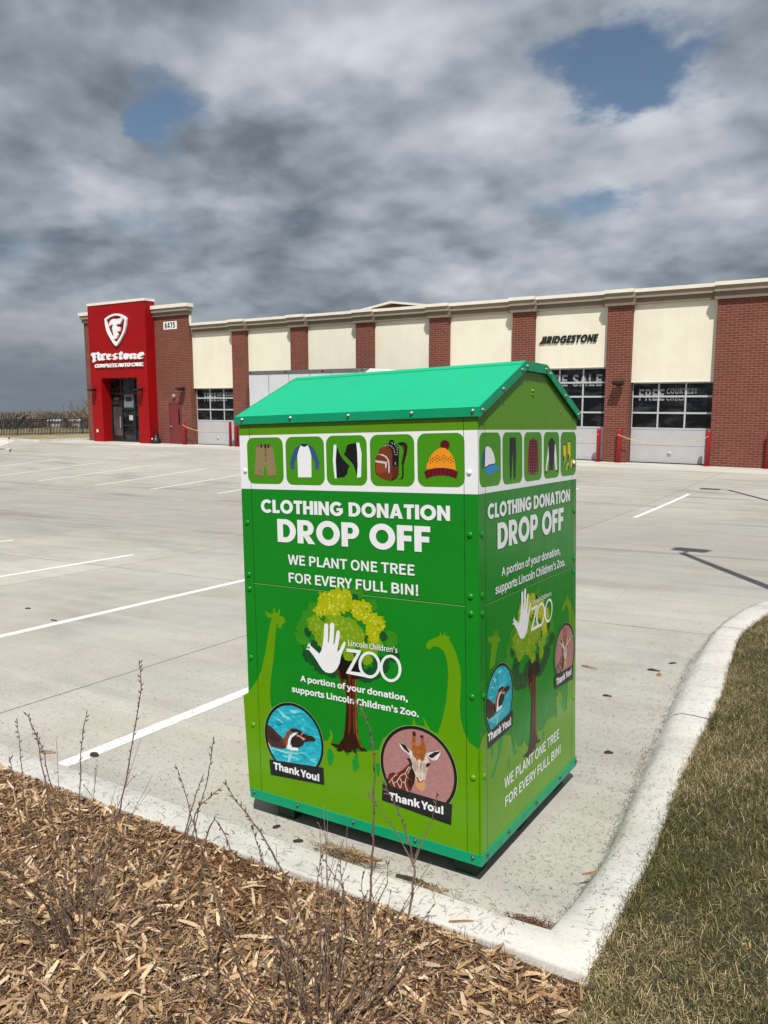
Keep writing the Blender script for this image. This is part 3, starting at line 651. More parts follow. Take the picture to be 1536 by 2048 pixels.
b.lathe([(.27, 0), (.28, .06), (.26, .2), (.17, .34), (.07, .42), (.045, .55), (.04, .95), (.06, .98), (.06, 1.04), (.02, 1.07)], (0, 0, 0), 18)
o = empty('ash_receptacle', (gx, gyy, gz)); b.build('body', M_BLACK, o)
b = MB(); b.lathe([(.045, 0), (.045, .035)], (0, -.272, .27), 10, 0, 'y'); b.build('badge', M_WHITE, o)
tag(o, 'black bell-shaped ash can with a thin neck beside the red tower', 'ash can')

tx0, tx1, ty0, ty1 = -24.27, -17.83, VF - 4.0, VF - 1.55; tz = g(-20, 25.5)
truck = empty('box_truck', (-19.5, (ty0 + ty1) / 2, tz)); 
tag(truck, 'white box truck with a grey top rail parked behind the green bin', 'truck')
def tp(b, name, mats, parent=truck): return part(b, name, mats, parent)
M_TRUCK = mat('truck_panel', (.60, .62, .64), .45, var=.06, vscale=1.5); M_TWHITE = mat('truck_white', (.84, .85, .86), .35, var=.02); M_RAIL = mat('rail_grey', (.13, .13, .135), .5, metal=0, var=.2, vscale=3); M_TYRE = mat('tyre_rubber', (.015, .015, .015), .9)
zb = Z0 + 3.80
b = MB(); b.box(tx0, tx1 - .02, ty0, ty1, tz + 1.05, zb - .17)
for k in range(1, 6):
    x = tx0 + 1.2 * k; b.box(x - .012, x + .012, ty0 - .008, ty0, tz + 1.06, zb - .18, 1)
tp(b, 'body', [M_TRUCK, M_RAIL])
b = MB(); b.box(tx0, tx1 - .25, ty0 - .012, ty1 + .012, zb - .168, zb)
arc = [(tx1 - .25 + .25 * math.sin(a), ty0 - .012 + .25 - .25 * math.cos(a)) for a in [q * math.pi / 16 for q in range(9)]]
b.prism(arc + [(tx1, ty1), (tx1 - .25, ty1)], lambda x, y: (x, y, zb - .168), lambda x, y: (x, y, zb)); tp(b, 'top_rail', M_RAIL)
for k in range(4):
    b = MB(); b.box(tx0 + .05 + k * 2.1, tx0 + .17 + k * 2.1, ty0 - .03, ty0 - .012, zb - .1, zb - .05)
    tp(b, 'marker_light', mat('marker_red', (.15, .01, .01), .3))
b = MB(); cab = [(tx1 + .02, 1.0), (tx1 + .02, 3.62), (tx1 + .3, 3.79), (tx1 + 1.1, 3.70), (tx1 + 1.75, 2.9), (tx1 + 2.0, 2.3), (tx1 + 2.25, 1.75), (tx1 + 3.05, 1.6), (tx1 + 3.2, 1.3), (tx1 + 3.2, .55), (tx1 + .02, .55)]
b.prism(cab, lambda x, z: (x, ty0 + .1, tz + z), lambda x, z: (x, ty1 - .1, tz + z)); tp(b, 'cab', M_TWHITE)
b = MB(); b.prism([(tx1 + .75, 1.75), (tx1 + .75, 2.5), (tx1 + 1.7, 2.5), (tx1 + 2.05, 1.75)], lambda x, z: (x, ty0 + .09, tz + z), lambda x, z: (x, ty1 - .09, tz + z)); tp(b, 'cab_window', M_GLASS)
b = MB(); b.box(tx0 + .1, tx1 + 3.0, ty0 + .6, ty0 + .75, tz + .6, tz + .9); b.box(tx0 + .1, tx1 + 3.0, ty1 - .75, ty1 - .6, tz + .6, tz + .9); tp(b, 'chassis', M_BLACK)
for x in (tx0 + 1.5, tx1 + 2.3):
    for y in (ty0 + .18, ty1 - .18):
        b = MB(); b.lathe([(.28, -.14), (.44, -.14), (.48, -.1), (.48, .1), (.44, .14), (.28, .14)], (x, y, tz + .48), 22, 0, 'y'); w = tp(b, 'wheel', M_TYRE)
        b = MB(); b.lathe([(.27, -.12), (.27, .12)], (x, y, tz + .48), 18, 0, 'y'); tp(b, 'rim', M_ALU, w)

# printed artwork: outlines in millimetres on the panels
ART={'front':[(1,'lime',[-1254,586,-1224,605,-1173,663,-1135,724,-1106,814,-1088,894,-1070,958,-1059,988,-1084,985,-1102,1020,-1088,1013,-1063,1006,-1048,1010,-1050,1027,-1039,1038,-1034,1014,-1022,1015,-1015,1034,-1006,1033,-1012,1002,-986,999,-977,976,-995,966,-1007,942,-1022,944,-1028,970,-1035,939,-1044,868,-1057,789,-1076,693,-1086,613,-1081,567,-1067,546,-1015,501,-881,479,-779,453,-752,462,-737,488,-741,513,-728,507,-724,479,-734,455,-708,426,-610,435,-533,458,-482,472,-473,492,-456,531,-357,586,-310,616,-304,648,-293,620,-250,620,-258,662,-239,629,-216,606,-190,601,-166,670,-150,740,-142,809,-138,864,-145,916,-159,951,-185,964,-207,961,-223,947,-238,951,-239,967,-222,986,-196,1000,-177,1009,-171,1029,-166,1012,-158,1014,-152,1033,-149,1015,-129,1011,-133,998,-118,980,-100,942,-86,898,-81,845,-84,792,-88,738,-85,685,-71,633,-46,591,-3,570,11,566,4,119,-1234,114]),(2,'green2',[-737,430,-755,418,-760,385,-752,353,-743,343,-732,357,-719,396,-730,415]),(2,'green2',[-607,428,-586,432,-592,406,-581,377,-599,359,-608,342,-617,359,-623,395,-610,408]),(2,'green2',[-498,409,-476,414,-474,400,-481,356,-491,358,-497,385]),(2,'green2',[-657,423,-636,430,-640,414,-649,412]),(4,'khaki',[-1116,1781,-1021,1780,-1015,1747,-1010,1705,-1004,1669,-1008,1643,-1054,1641,-1060,1676,-1069,1701,-1079,1669,-1082,1640,-1132,1643,-1130,1687,-1123,1737]),(5,'khaki_d',[-1068,1772,-1057,1772,-1059,1736,-1064,1729,-1069,1733]),(5,'khaki_d',[-1118,1788,-1020,1788,-1021,1778,-1118,1778]),(6,'pdark',[-1092,1790,-1083,1790,-1084,1772,-1093,1772]),(6,'pdark',[-1069,1790,-1057,1790,-1058,1772,-1070,1772]),(6,'pdark',[-1050,1789,-1040,1789,-1040,1772,-1051,1772]),(5,'khaki_d',[-1070,1715,-1057,1729,-1055,1725,-1067,1705]),(5,'khaki_d',[-1120,1694,-1109,1672,-1088,1660,-1109,1665]),(5,'khaki_d',[-1015,1701,-1034,1676,-1053,1666,-1029,1680]),(5,'khaki_d',[-1129,1651,-1082,1646,-1083,1640,-1131,1643]),(5,'khaki_d',[-1054,1646,-1008,1650,-1009,1643,-1053,1640]),(4,'navy',[-859,1787,-841,1790,-820,1787,-794,1775,-778,1752,-758,1708,-763,1674,-785,1681,-782,1705,-796,1729,-816,1780,-864,1780,-881,1732,-897,1705,-898,1677,-918,1675,-924,1698,-914,1733,-895,1767]),(5,'white',[-859,1782,-851,1777,-829,1777,-820,1783,-808,1756,-802,1736,-804,1642,-879,1641,-879,1712,-880,1736,-871,1763]),(6,'navy_d',[-859,1787,-841,1789,-820,1786,-829,1777,-840,1775,-851,1778]),(4,'white',[-680,1782,-666,1783,-663,1745,-669,1685,-666,1640,-678,1638,-683,1678,-686,1718]),(5,'black',[-664,1780,-654,1752,-637,1725,-613,1703,-598,1692,-608,1679,-612,1659,-629,1644,-668,1641,-671,1712]),(4,'white',[-562,1790,-547,1789,-536,1744,-542,1646,-562,1643,-557,1695,-560,1745]),(5,'black',[-628,1742,-618,1755,-611,1778,-599,1784,-562,1789,-558,1745,-558,1695,-564,1649,-569,1672,-581,1699,-600,1718]),(4,'black',[-360,1785,-338,1790,-319,1785,-312,1772,-316,1744,-332,1697,-339,1693,-343,1703,-331,1753,-336,1772,-353,1779]),(5,'bag_d',[-336,1780,-321,1775,-332,1722,-338,1697,-341,1704,-331,1747]),(4,'black',[-339,1697,-332,1697,-332,1652,-339,1638,-363,1639,-348,1641,-340,1652]),(4,'black',[-401,1786,-397,1797,-386,1800,-375,1795,-375,1781,-383,1781,-382,1790,-392,1790,-392,1781]),(4,'black',[-420,1773,-409,1784,-382,1786,-360,1779,-353,1766,-355,1658,-366,1642,-393,1629,-411,1690]),(5,'bag_d',[-386,1690,-354,1693,-355,1658,-370,1644,-386,1639]),(5,'bag',[-452,1745,-447,1764,-428,1772,-402,1771,-389,1760,-385,1741,-386,1645,-393,1630,-416,1634,-450,1645,-467,1657,-472,1683,-471,1716,-466,1729,-456,1738]),(6,'bag_hi',[-466,1703,-418,1703,-411,1696,-411,1671,-450,1658,-467,1670]),(6,'silver',[-456,1741,-433,1741,-414,1733,-401,1716,-398,1690,-400,1664,-406,1664,-405,1696,-410,1719,-421,1730,-440,1737]),(6,'silver',[-469,1716,-422,1711,-412,1709,-412,1701,-430,1703,-468,1708]),(7,'silver',[-421,1703,-412,1703,-414,1685,-419,1684]),(7,'silver',[-418,1777,-415,1777,-415,1773,-419,1773]),(7,'silver',[-411,1780,-407,1780,-407,1776,-411,1776]),(7,'silver',[-403,1779,-399,1779,-399,1775,-403,1775]),(7,'silver',[-394,1777,-390,1777,-390,1774,-394,1774]),(7,'silver',[-388,1773,-384,1773,-384,1769,-388,1769]),(7,'silver',[-381,1767,-377,1767,-377,1763,-381,1763]),(7,'silver',[-377,1759,-374,1759,-374,1755,-377,1755]),(7,'silver',[-376,1751,-372,1751,-372,1747,-376,1747]),(7,'silver',[-374,1741,-370,1741,-370,1738,-374,1738]),(7,'silver',[-384,1786,-381,1786,-381,1782,-384,1782]),(7,'silver',[-375,1783,-371,1783,-371,1779,-375,1779]),(7,'silver',[-368,1776,-364,1776,-364,1772,-368,1772]),(7,'silver',[-363,1768,-359,1768,-359,1764,-363,1764]),(7,'silver',[-362,1759,-359,1759,-359,1755,-362,1755]),(7,'silver',[-363,1749,-360,1749,-360,1745,-363,1745]),(7,'silver',[-364,1740,-361,1740,-361,1736,-364,1736]),(7,'silver',[-373,1708,-369,1708,-369,1704,-373,1704]),(7,'silver',[-373,1702,-369,1702,-369,1698,-373,1698]),(5,'maroon',[-162,1783,-152,1793,-141,1795,-131,1792,-121,1782,-121,1770,-129,1757,-152,1761,-162,1771]),(6,'orange',[-227,1681,-221,1706,-208,1731,-187,1752,-162,1764,-141,1764,-124,1752,-107,1731,-99,1709,-94,1678]),(7,'maroon',[-237,1669,-223,1677,-188,1685,-153,1686,-118,1683,-84,1671,-93,1644,-122,1653,-157,1657,-195,1653,-227,1642]),(8,'maroon_l',[-216,1680,-210,1681,-211,1654,-217,1653]),(8,'maroon_l',[-198,1680,-192,1681,-193,1654,-199,1654]),(8,'maroon_l',[-181,1680,-175,1681,-176,1654,-181,1654]),(8,'maroon_l',[-163,1680,-157,1681,-158,1655,-164,1654]),(8,'maroon_l',[-144,1680,-138,1681,-139,1655,-145,1654]),(8,'maroon_l',[-127,1680,-121,1681,-122,1655,-127,1654]),(8,'maroon_l',[-108,1680,-102,1681,-103,1655,-108,1655]),(8,'patt',[-200,1714,-195,1714,-195,1709,-200,1709]),(8,'patt',[-209,1708,-204,1708,-204,1703,-209,1703]),(8,'patt',[-218,1713,-213,1713,-214,1708,-219,1708]),(8,'patt',[-219,1725,-214,1725,-214,1720,-219,1720]),(8,'patt',[-209,1731,-204,1731,-204,1726,-209,1726]),(8,'patt',[-200,1726,-195,1726,-195,1721,-200,1721]),(8,'patt',[-210,1720,-204,1720,-204,1714,-210,1714]),(8,'patt',[-170,1719,-165,1718,-165,1714,-170,1714]),(8,'patt',[-179,1712,-174,1712,-174,1708,-179,1707]),(8,'patt',[-188,1718,-183,1718,-183,1713,-188,1713]),(8,'patt',[-188,1730,-183,1730,-184,1725,-188,1725]),(8,'patt',[-179,1736,-174,1736,-174,1731,-179,1731]),(8,'patt',[-170,1730,-165,1730,-165,1725,-170,1725]),(8,'patt',[-180,1725,-174,1725,-174,1719,-180,1719]),(8,'patt',[-139,1718,-135,1718,-135,1714,-140,1714]),(8,'patt',[-148,1712,-144,1712,-144,1708,-149,1708]),(8,'patt',[-158,1718,-153,1718,-153,1713,-158,1713]),(8,'patt',[-158,1730,-153,1730,-153,1725,-158,1725]),(8,'patt',[-149,1736,-144,1736,-144,1731,-149,1731]),(8,'patt',[-140,1730,-135,1730,-135,1725,-140,1725]),(8,'patt',[-149,1725,-143,1725,-143,1719,-149,1719]),(8,'patt',[-110,1714,-105,1714,-105,1709,-110,1709]),(8,'patt',[-118,1708,-114,1708,-114,1703,-119,1703]),(8,'patt',[-127,1713,-123,1713,-123,1709,-128,1709]),(8,'patt',[-128,1725,-123,1725,-123,1720,-128,1720]),(8,'patt',[-119,1731,-114,1731,-114,1726,-119,1726]),(8,'patt',[-110,1725,-105,1725,-105,1721,-110,1721]),(8,'patt',[-119,1720,-113,1720,-113,1714,-119,1714]),(8,'patt',[-200,1721,-187,1721,-187,1719,-200,1719]),(8,'patt',[-168,1721,-156,1721,-156,1719,-168,1719]),(8,'patt',[-137,1721,-124,1721,-124,1719,-137,1719])],'side':[(4,'teal',[78,1771,62,1760,40,1745,29,1719,28,1682,52,1684,61,1718,65,1744]),(5,'white',[81,1769,115,1759,140,1737,153,1712,154,1697,108,1695,61,1686,62,1744,65,1760]),(6,'cyan',[58,1682,95,1693,153,1697,179,1681,189,1670,153,1666,117,1659,95,1652,73,1661]),(5,'black',[74,1773,87,1773,87,1769,74,1769]),(6,'navy_d',[55,1685,95,1695,156,1699,156,1695,95,1690,58,1681]),(4,'ink',[299,1799,361,1799,366,1737,357,1628,338,1629,334,1695,329,1746,323,1693,315,1629,300,1628,295,1711]),(5,'grey_d',[300,1632,315,1632,315,1624,300,1624]),(5,'grey_d',[338,1631,357,1631,357,1623,338,1623]),(4,'plaid',[541,1794,569,1795,601,1782,609,1756,617,1707,620,1642,601,1640,597,1695,593,1646,572,1634,533,1636,517,1647,513,1698,509,1644,492,1642,490,1704,501,1758,513,1781]),(5,'plaid_d',[509,1784,603,1785,603,1781,509,1780]),(5,'plaid_d',[509,1771,603,1772,603,1767,509,1767]),(5,'plaid_d',[509,1758,603,1758,603,1754,509,1754]),(5,'plaid_d',[509,1745,603,1745,603,1741,509,1741]),(5,'plaid_d',[509,1732,603,1731,603,1727,509,1728]),(5,'plaid_d',[509,1719,603,1718,603,1714,509,1715]),(5,'plaid_d',[509,1706,603,1705,603,1700,509,1701]),(5,'plaid_d',[509,1693,603,1691,603,1687,509,1688]),(5,'plaid_d',[509,1679,603,1678,603,1673,509,1675]),(5,'plaid_d',[509,1666,603,1664,603,1660,509,1662]),(5,'plaid_d',[509,1653,603,1651,603,1647,509,1649]),(5,'plaid_d',[509,1640,603,1637,603,1633,509,1636]),(5,'plaid_d',[517,1781,525,1782,525,1646,517,1646]),(5,'plaid_d',[545,1781,553,1781,552,1645,544,1644]),(5,'plaid_d',[573,1780,581,1781,581,1644,572,1643]),(5,'plaid_d',[597,1780,605,1781,605,1643,597,1642]),(4,'white',[744,1766,757,1759,753,1712,727,1666,723,1644,706,1641,714,1679,731,1728]),(4,'white',[819,1765,833,1761,847,1709,855,1641,836,1640,824,1675,815,1720]),(5,'black',[766,1792,797,1792,824,1774,820,1726,811,1688,802,1643,753,1644,749,1696,744,1734,740,1772]),(5,'black',[699,1643,721,1643,719,1631,704,1631]),(5,'black',[836,1641,857,1642,857,1632,840,1632]),(4,'yellow',[940,1758,973,1759,979,1709,974,1686,955,1670,941,1677,959,1706,942,1710]),(4,'yellow',[1002,1773,1037,1775,1042,1721,1048,1707,1023,1684,1008,1688,1018,1711,1003,1715]),(4,'yellow',[1048,1684,1088,1686,1088,1670,1060,1644,1043,1650]),(4,'yellow',[994,1669,1020,1673,1016,1661,994,1635,979,1639]),(5,'black',[940,1761,973,1762,973,1757,940,1756]),(5,'black',[1004,1777,1037,1777,1037,1772,1004,1772]),(5,'black',[940,1705,960,1696,952,1673,939,1681]),(5,'black',[1005,1715,1023,1708,1020,1686,1003,1688]),(5,'black',[999,1655,1018,1658,1014,1638,999,1634]),(5,'black',[1066,1666,1093,1672,1089,1648,1066,1643]),(1,'lime',[-11,574,16,615,56,625,203,558,239,552,295,530,315,481,322,460,346,467,330,495,341,498,369,456,421,441,442,457,447,482,457,439,484,416,526,405,561,406,587,448,659,435,695,447,733,463,810,457,849,434,839,408,859,452,848,513,842,537,872,539,858,568,898,548,939,545,919,529,939,512,971,440,997,424,1012,584,1059,594,1080,626,1085,790,1030,861,1012,945,987,965,950,947,925,944,921,959,949,979,991,1000,1003,1024,1018,995,1061,958,1121,872,1132,104,1094,109,-11,133]),(1,'lime',[86,872,101,927,111,972,81,988,75,1007,102,1004,129,1001,134,1023,143,1029,147,999,158,997,164,1021,173,1015,170,991,195,980,192,962,172,964,166,941,156,931,142,881,124,874]),(2,'green2',[909,488,950,505,982,436,967,426,940,438]),(2,'green2',[96,551,124,548,119,501,100,502]),(2,'green2',[174,561,225,556,187,482,129,417,108,407,101,428,159,486]),(2,'green2',[268,440,288,440,285,390,272,391]),(2,'green2',[299,519,314,475,353,455,369,423,322,434]),(2,'green2',[659,424,696,419,692,378,670,379])],'logo':[(9,'white',[-864,865,-850,873,-854,878,-850,883,-850,897,-844,886,-837,901,-836,885,-826,880,-786,855,-774,871,-767,897,-758,944,-755,985,-752,994,-744,998,-735,995,-733,987,-735,947,-737,911,-732,913,-726,948,-724,990,-720,1000,-712,1004,-702,1002,-699,993,-703,951,-708,904,-699,916,-692,952,-687,968,-681,974,-673,972,-671,962,-675,933,-684,897,-687,877,-673,888,-659,914,-651,925,-642,927,-641,920,-647,902,-661,876,-670,853,-675,828,-687,805,-701,789,-716,778,-734,774,-753,775,-770,784,-787,802,-804,824,-821,843,-837,858,-847,865]),(10,'black',[-848,879,-842,880,-839,876,-842,871,-847,870,-850,874]),(9,'white',[-636,898,-562,900,-560,894,-617,799,-543,802,-527,796,-503,798,-503,785,-527,784,-642,786,-641,791,-582,885,-638,884]),(9,'white',[-462,855,-462,848,-462,840,-464,833,-466,825,-469,818,-473,811,-478,805,-484,799,-490,794,-497,790,-504,787,-511,784,-518,783,-526,783,-533,783,-540,785,-547,788,-553,791,-558,796,-563,801,-567,807,-571,813,-573,820,-574,828,-575,836,-574,843,-573,851,-570,859,-567,866,-563,873,-558,879,-552,885,-546,890,-539,894,-532,897,-525,899,-517,900,-510,901,-503,900,-496,898,-489,895,-483,892,-478,887,-473,882,-469,876,-466,870,-464,863,-476,852,-476,846,-476,840,-477,834,-479,828,-482,822,-485,817,-488,812,-492,808,-497,804,-502,801,-507,798,-512,796,-518,795,-523,795,-529,796,-534,797,-539,799,-543,802,-548,806,-551,810,-554,815,-557,820,-559,826,-560,832,-560,838,-560,844,-559,850,-557,856,-554,861,-551,867,-548,872,-543,876,-539,880,-534,883,-529,886,-523,887,-518,888,-512,888,-507,888,-502,886,-497,884,-492,881,-488,877,-485,873,-482,868,-479,863,-477,858],1),(9,'white',[-358,855,-358,847,-358,840,-360,832,-362,825,-365,817,-369,811,-373,804,-379,799,-384,794,-391,790,-397,786,-404,784,-411,783,-418,782,-425,783,-432,785,-438,788,-444,791,-450,796,-454,801,-458,807,-461,814,-464,821,-465,828,-466,836,-465,844,-464,852,-461,859,-458,867,-454,873,-449,880,-444,885,-438,890,-432,894,-425,897,-418,900,-411,901,-404,901,-397,900,-391,898,-384,895,-379,892,-373,887,-369,882,-365,876,-362,869,-360,862,-372,852,-372,846,-372,839,-373,833,-374,827,-377,822,-379,816,-383,811,-387,807,-391,803,-396,800,-401,798,-406,796,-411,795,-416,795,-421,795,-426,797,-431,799,-435,802,-439,806,-443,810,-446,815,-448,820,-450,826,-451,832,-451,838,-451,844,-450,850,-448,856,-446,862,-443,868,-440,872,-436,877,-432,881,-427,884,-422,886,-417,888,-412,889,-406,889,-401,888,-396,886,-392,884,-387,881,-383,877,-380,873,-377,868,-375,863,-373,857],1)],'peng':[(14,'badge',[-1101,301,-780,329,-777,250,-1095,228]),(12,'pbrown',[-1110,472,-1081,464,-1048,443,-1021,426,-1007,417,-997,377,-1020,368,-1091,367,-1107,384,-1114,430]),(12,'porange',[-1021,406,-1007,424,-986,459,-966,477,-944,482,-955,461,-973,444,-982,411,-994,377,-1011,379]),(12,'pdark',[-966,477,-933,483,-906,479,-887,467,-858,464,-839,466,-818,452,-827,442,-864,435,-886,428,-894,411,-919,395,-958,387,-968,414,-959,442,-939,460,-961,462]),(13,'white',[-944,461,-922,467,-939,451,-959,436,-968,418,-971,400,-958,389,-928,393,-920,382,-959,374,-994,377,-985,399,-982,420,-970,440]),(13,'ppink',[-931,457,-915,455,-888,447,-877,445,-891,434,-904,442,-918,448,-929,446]),(13,'ppink',[-906,459,-895,472,-891,470,-901,456]),(13,'pdark2',[-1096,452,-1060,427,-1030,411,-1036,398,-1084,396,-1103,414]),(13,'gold',[-1109,384,-1102,384,-1090,367,-1098,364]),(12,'watlight',[-1097,359,-1043,361,-987,361,-915,369,-932,361,-998,352,-1071,355]),(12,'watlight',[-1044,558,-1027,552,-991,534,-997,522,-1008,524,-1024,543]),(12,'watlight',[-1065,512,-1031,509,-1004,496,-1015,496,-1043,505]),(12,'watlight',[-982,351,-962,353,-975,315,-989,312]),(12,'watlight',[-968,567,-919,567,-936,553,-957,553])],'gir':[(14,'badge',[-463,326,-126,316,-132,227,-468,253]),(12,'gneck',[-440,350,-429,378,-408,390,-391,387,-361,411,-335,438,-317,457,-301,432,-299,392,-308,360,-322,325,-383,321,-433,325]),(13,'gcream',[-430,336,-413,359,-416,360,-433,337]),(13,'gcream',[-413,359,-401,373,-404,375,-416,360]),(13,'gcream',[-402,373,-387,384,-389,386,-404,375]),(13,'gcream',[-417,359,-411,340,-407,342,-413,361]),(13,'gcream',[-411,340,-403,328,-399,330,-407,343]),(13,'gcream',[-408,340,-389,352,-391,355,-410,343]),(13,'gcream',[-388,353,-375,374,-378,375,-392,354]),(13,'gcream',[-375,374,-369,383,-372,384,-378,375]),(13,'gcream',[-392,352,-382,337,-378,339,-388,355]),(13,'gcream',[-382,337,-376,325,-373,327,-378,339]),(13,'gcream',[-378,373,-367,355,-363,358,-375,376]),(13,'gcream',[-367,357,-373,329,-369,330,-363,357]),(13,'gcream',[-366,355,-351,355,-350,359,-365,358]),(13,'gcream',[-349,357,-340,385,-343,385,-353,357]),(13,'gcream',[-340,386,-345,400,-349,398,-343,384]),(13,'gcream',[-345,399,-327,431,-331,432,-349,400]),(13,'gcream',[-353,356,-347,337,-343,339,-349,358]),(13,'gcream',[-347,337,-339,323,-335,326,-343,339]),(13,'gcream',[-342,384,-328,377,-327,379,-341,386]),(13,'gcream',[-328,377,-313,375,-313,377,-327,379]),(13,'gcream',[-369,382,-349,397,-351,400,-371,385]),(13,'gcream',[-330,430,-319,425,-317,427,-328,432]),(13,'gcream',[-334,399,-322,427,-325,428,-337,399]),(13,'gshadow',[-316,429,-304,416,-299,392,-306,362,-319,341,-331,341,-336,366,-327,399]),(13,'gcream',[-311,496,-323,481,-326,468,-317,454,-312,430,-298,405,-299,384,-290,376,-256,384,-248,409,-242,430,-236,456,-230,475,-238,491,-246,509,-277,523]),(14,'gbrown',[-311,501,-313,536,-309,590,-301,584,-293,585,-291,571,-296,534,-282,530,-271,542,-268,560,-273,578,-266,582,-256,580,-255,563,-246,535,-246,507,-255,477,-266,465,-277,478,-289,463,-294,474,-306,482]),(15,'gdark',[-309,589,-295,589,-293,578,-296,570,-306,570]),(15,'gdark',[-273,578,-257,581,-257,572,-270,567]),(14,'gwhite',[-376,526,-359,527,-334,512,-314,501,-311,476,-334,486,-360,499,-371,512]),(15,'gdark',[-374,527,-345,522,-325,498,-328,491,-351,503]),(14,'gwhite',[-246,507,-221,517,-177,534,-179,516,-194,490,-211,482,-230,490]),(15,'gdark',[-235,499,-207,520,-176,531,-188,516,-216,492,-227,492]),(15,'gdark',[-340,465,-323,471,-312,448,-315,434,-323,448]),(15,'gdark',[-247,457,-238,468,-222,467,-230,460,-239,448,-246,449]),(15,'ggrey',[-312,455,-297,466,-289,435,-295,416,-307,423]),(15,'ggrey',[-264,461,-247,464,-242,445,-250,421,-261,426]),(15,'gbrown',[-293,469,-288,453,-284,426,-289,440]),(15,'gbrown',[-271,469,-267,450,-270,424,-274,443]),(15,'gdark2',[-298,397,-284,388,-290,399,-285,385,-276,379,-268,381,-259,393,-256,404,-259,386,-271,376,-285,375]),(14,'gmuzzle',[-299,379,-290,381,-276,374,-259,383,-249,376,-250,360,-258,345,-271,339,-285,342,-296,357])],'trunk':[(6,'bark_dark',[-640,782,-644,730,-643,686,-649,604,-656,537,-666,490,-693,455,-736,453,-732,444,-700,439,-703,422,-679,424,-670,439,-654,424,-626,433,-619,448,-606,432,-595,432,-600,448,-591,461,-571,450,-539,453,-549,462,-570,476,-583,507,-588,557,-588,615,-591,688,-586,783]),(7,'bark_mid',[-632,790,-618,792,-618,676,-621,573,-627,527,-640,507,-635,570,-631,688]),(7,'bark_mid',[-610,764,-602,766,-601,649,-601,576,-597,533,-608,509,-612,574,-611,677]),(7,'bark_hi',[-598,766,-588,768,-592,680,-591,578,-589,535,-579,485,-558,462,-577,470,-595,512,-598,577,-597,679]),(5,'bark_mid',[-699,799,-678,791,-656,758,-641,723,-644,686,-655,721,-679,754]),(5,'bark_black',[-688,811,-658,859,-608,852,-549,820,-542,786,-589,768,-645,759,-667,756])],'icons_front':[[-1175,-961,1609,1820],[-946,-732,1607,1820],[-721,-510,1609,1821],[-494,-281,1609,1821],[-267,-56,1610,1822]],'icons_side':[[9,209,1609,1821],[226,433,1607,1821],[451,659,1607,1821],[682,884,1607,1821],[902,1124,1607,1820]]}
CLUMPS=[('leaf_far',-880,922,41,43),('leaf_far',-833,999,53,54),('leaf_far',-801,1052,48,35),('leaf_far',-409,966,35,40),('leaf_far',-496,1101,24,27),('leaf_far',-861,967,49,40),('leaf_far',-575,1150,37,27),('leaf_black',-649,839,63,32),('leaf_black',-591,847,50,31),('leaf_black',-692,819,43,35),('leaf_dark',-830,839,56,41),('leaf_dark',-770,797,53,36),('leaf_dark',-723,777,35,23),('leaf_dark',-802,885,38,32),('leaf_dark',-543,790,45,31),('leaf_dark',-498,809,40,27),('leaf_dark',-458,852,44,37),('leaf_dark',-398,901,31,30),('leaf_dark',-447,975,24,20),('leaf_dark',-848,947,22,25),('leaf_dark',-531,958,28,24),('leaf_dark',-588,1125,20,20),('leaf_mid',-773,960,48,46),('leaf_mid',-803,988,44,39),('leaf_mid',-686,1001,63,45),('leaf_mid',-620,995,58,41),('leaf_mid',-663,935,75,49),('leaf_mid',-580,959,45,34),('leaf_mid',-762,919,39,32),('leaf_mid',-533,865,28,29),('leaf_mid',-627,866,29,24),('leaf_mid',-491,942,40,31),('leaf_mid',-524,911,44,27),('leaf_mid',-711,1027,38,25),('leaf_yel',-747,1100,41,37),('leaf_yel',-683,1120,55,38),('leaf_yel',-633,1125,35,36),('leaf_yel',-770,1052,39,26),('leaf_yel',-718,1064,55,31),('leaf_yel',-667,1083,46,28),('leaf_yel',-580,1092,41,26),('leaf_yel',-536,1093,36,25),('leaf_yel',-561,1060,49,31),('leaf_yel',-513,1041,48,32),('leaf_yel',-470,1026,36,35),('leaf_yel',-498,996,40,32),('leaf_yel',-491,963,26,25)]
TEXTS=[('front', 'CLOTHING DONATION', -1101, -122, 1477, 1537), ('front', 'DROP OFF', -1007, -212, 1346, 1451), ('front', 'WE PLANT ONE TREE', -950, -287, 1246, 1291), ('front', 'FOR EVERY FULL BIN!', -949, -271, 1164, 1209), ('front', "Lincoln Children's", -626, -376, 912, 936), ('front', 'A portion of your donation,', -898, -329, 712, 740), ('front', "supports Lincoln Children's Zoo.", -951, -277, 654, 683), ('front', 'Thank You!', -1076, -804, 259, 294), ('front', 'Thank You!', -431, -166, 263, 298), ('side', 'CLOTHING DONATION', 80, 1033, 1480, 1540), ('side', 'DROP OFF', 171, 942, 1349, 1456), ('side', 'A portion of your donation,', 210, 898, 1233, 1269), ('side', "supports Lincoln Children's Zoo.", 147, 962, 1168, 1206), ('side', 'WE PLANT ONE TREE', 227, 886, 319, 367), ('side', 'FOR EVERY FULL BIN!', 234, 907, 236, 281), ('side', 'Thank You!', 65, 297, 578, 612), ('side', 'Thank You!', 842, 1061, 594, 629), ('side', "Lincoln Children's", 544, 777, 1051, 1072)]
AFF={'logo': [0.9482, 1.1327, 0.9467, 0.1888], 'tree': [1.0524, 1.2105, 1.0117, -0.0696], 'peng': [0.7902, 0.9335, 0.8627, 0.3547], 'gir': [0.7896, 1.1891, 0.8091, 0.3816]}
PC=(-0.9494, 0.4266, 0.1746)
GC=(-0.2863, 0.4295, 0.1847)

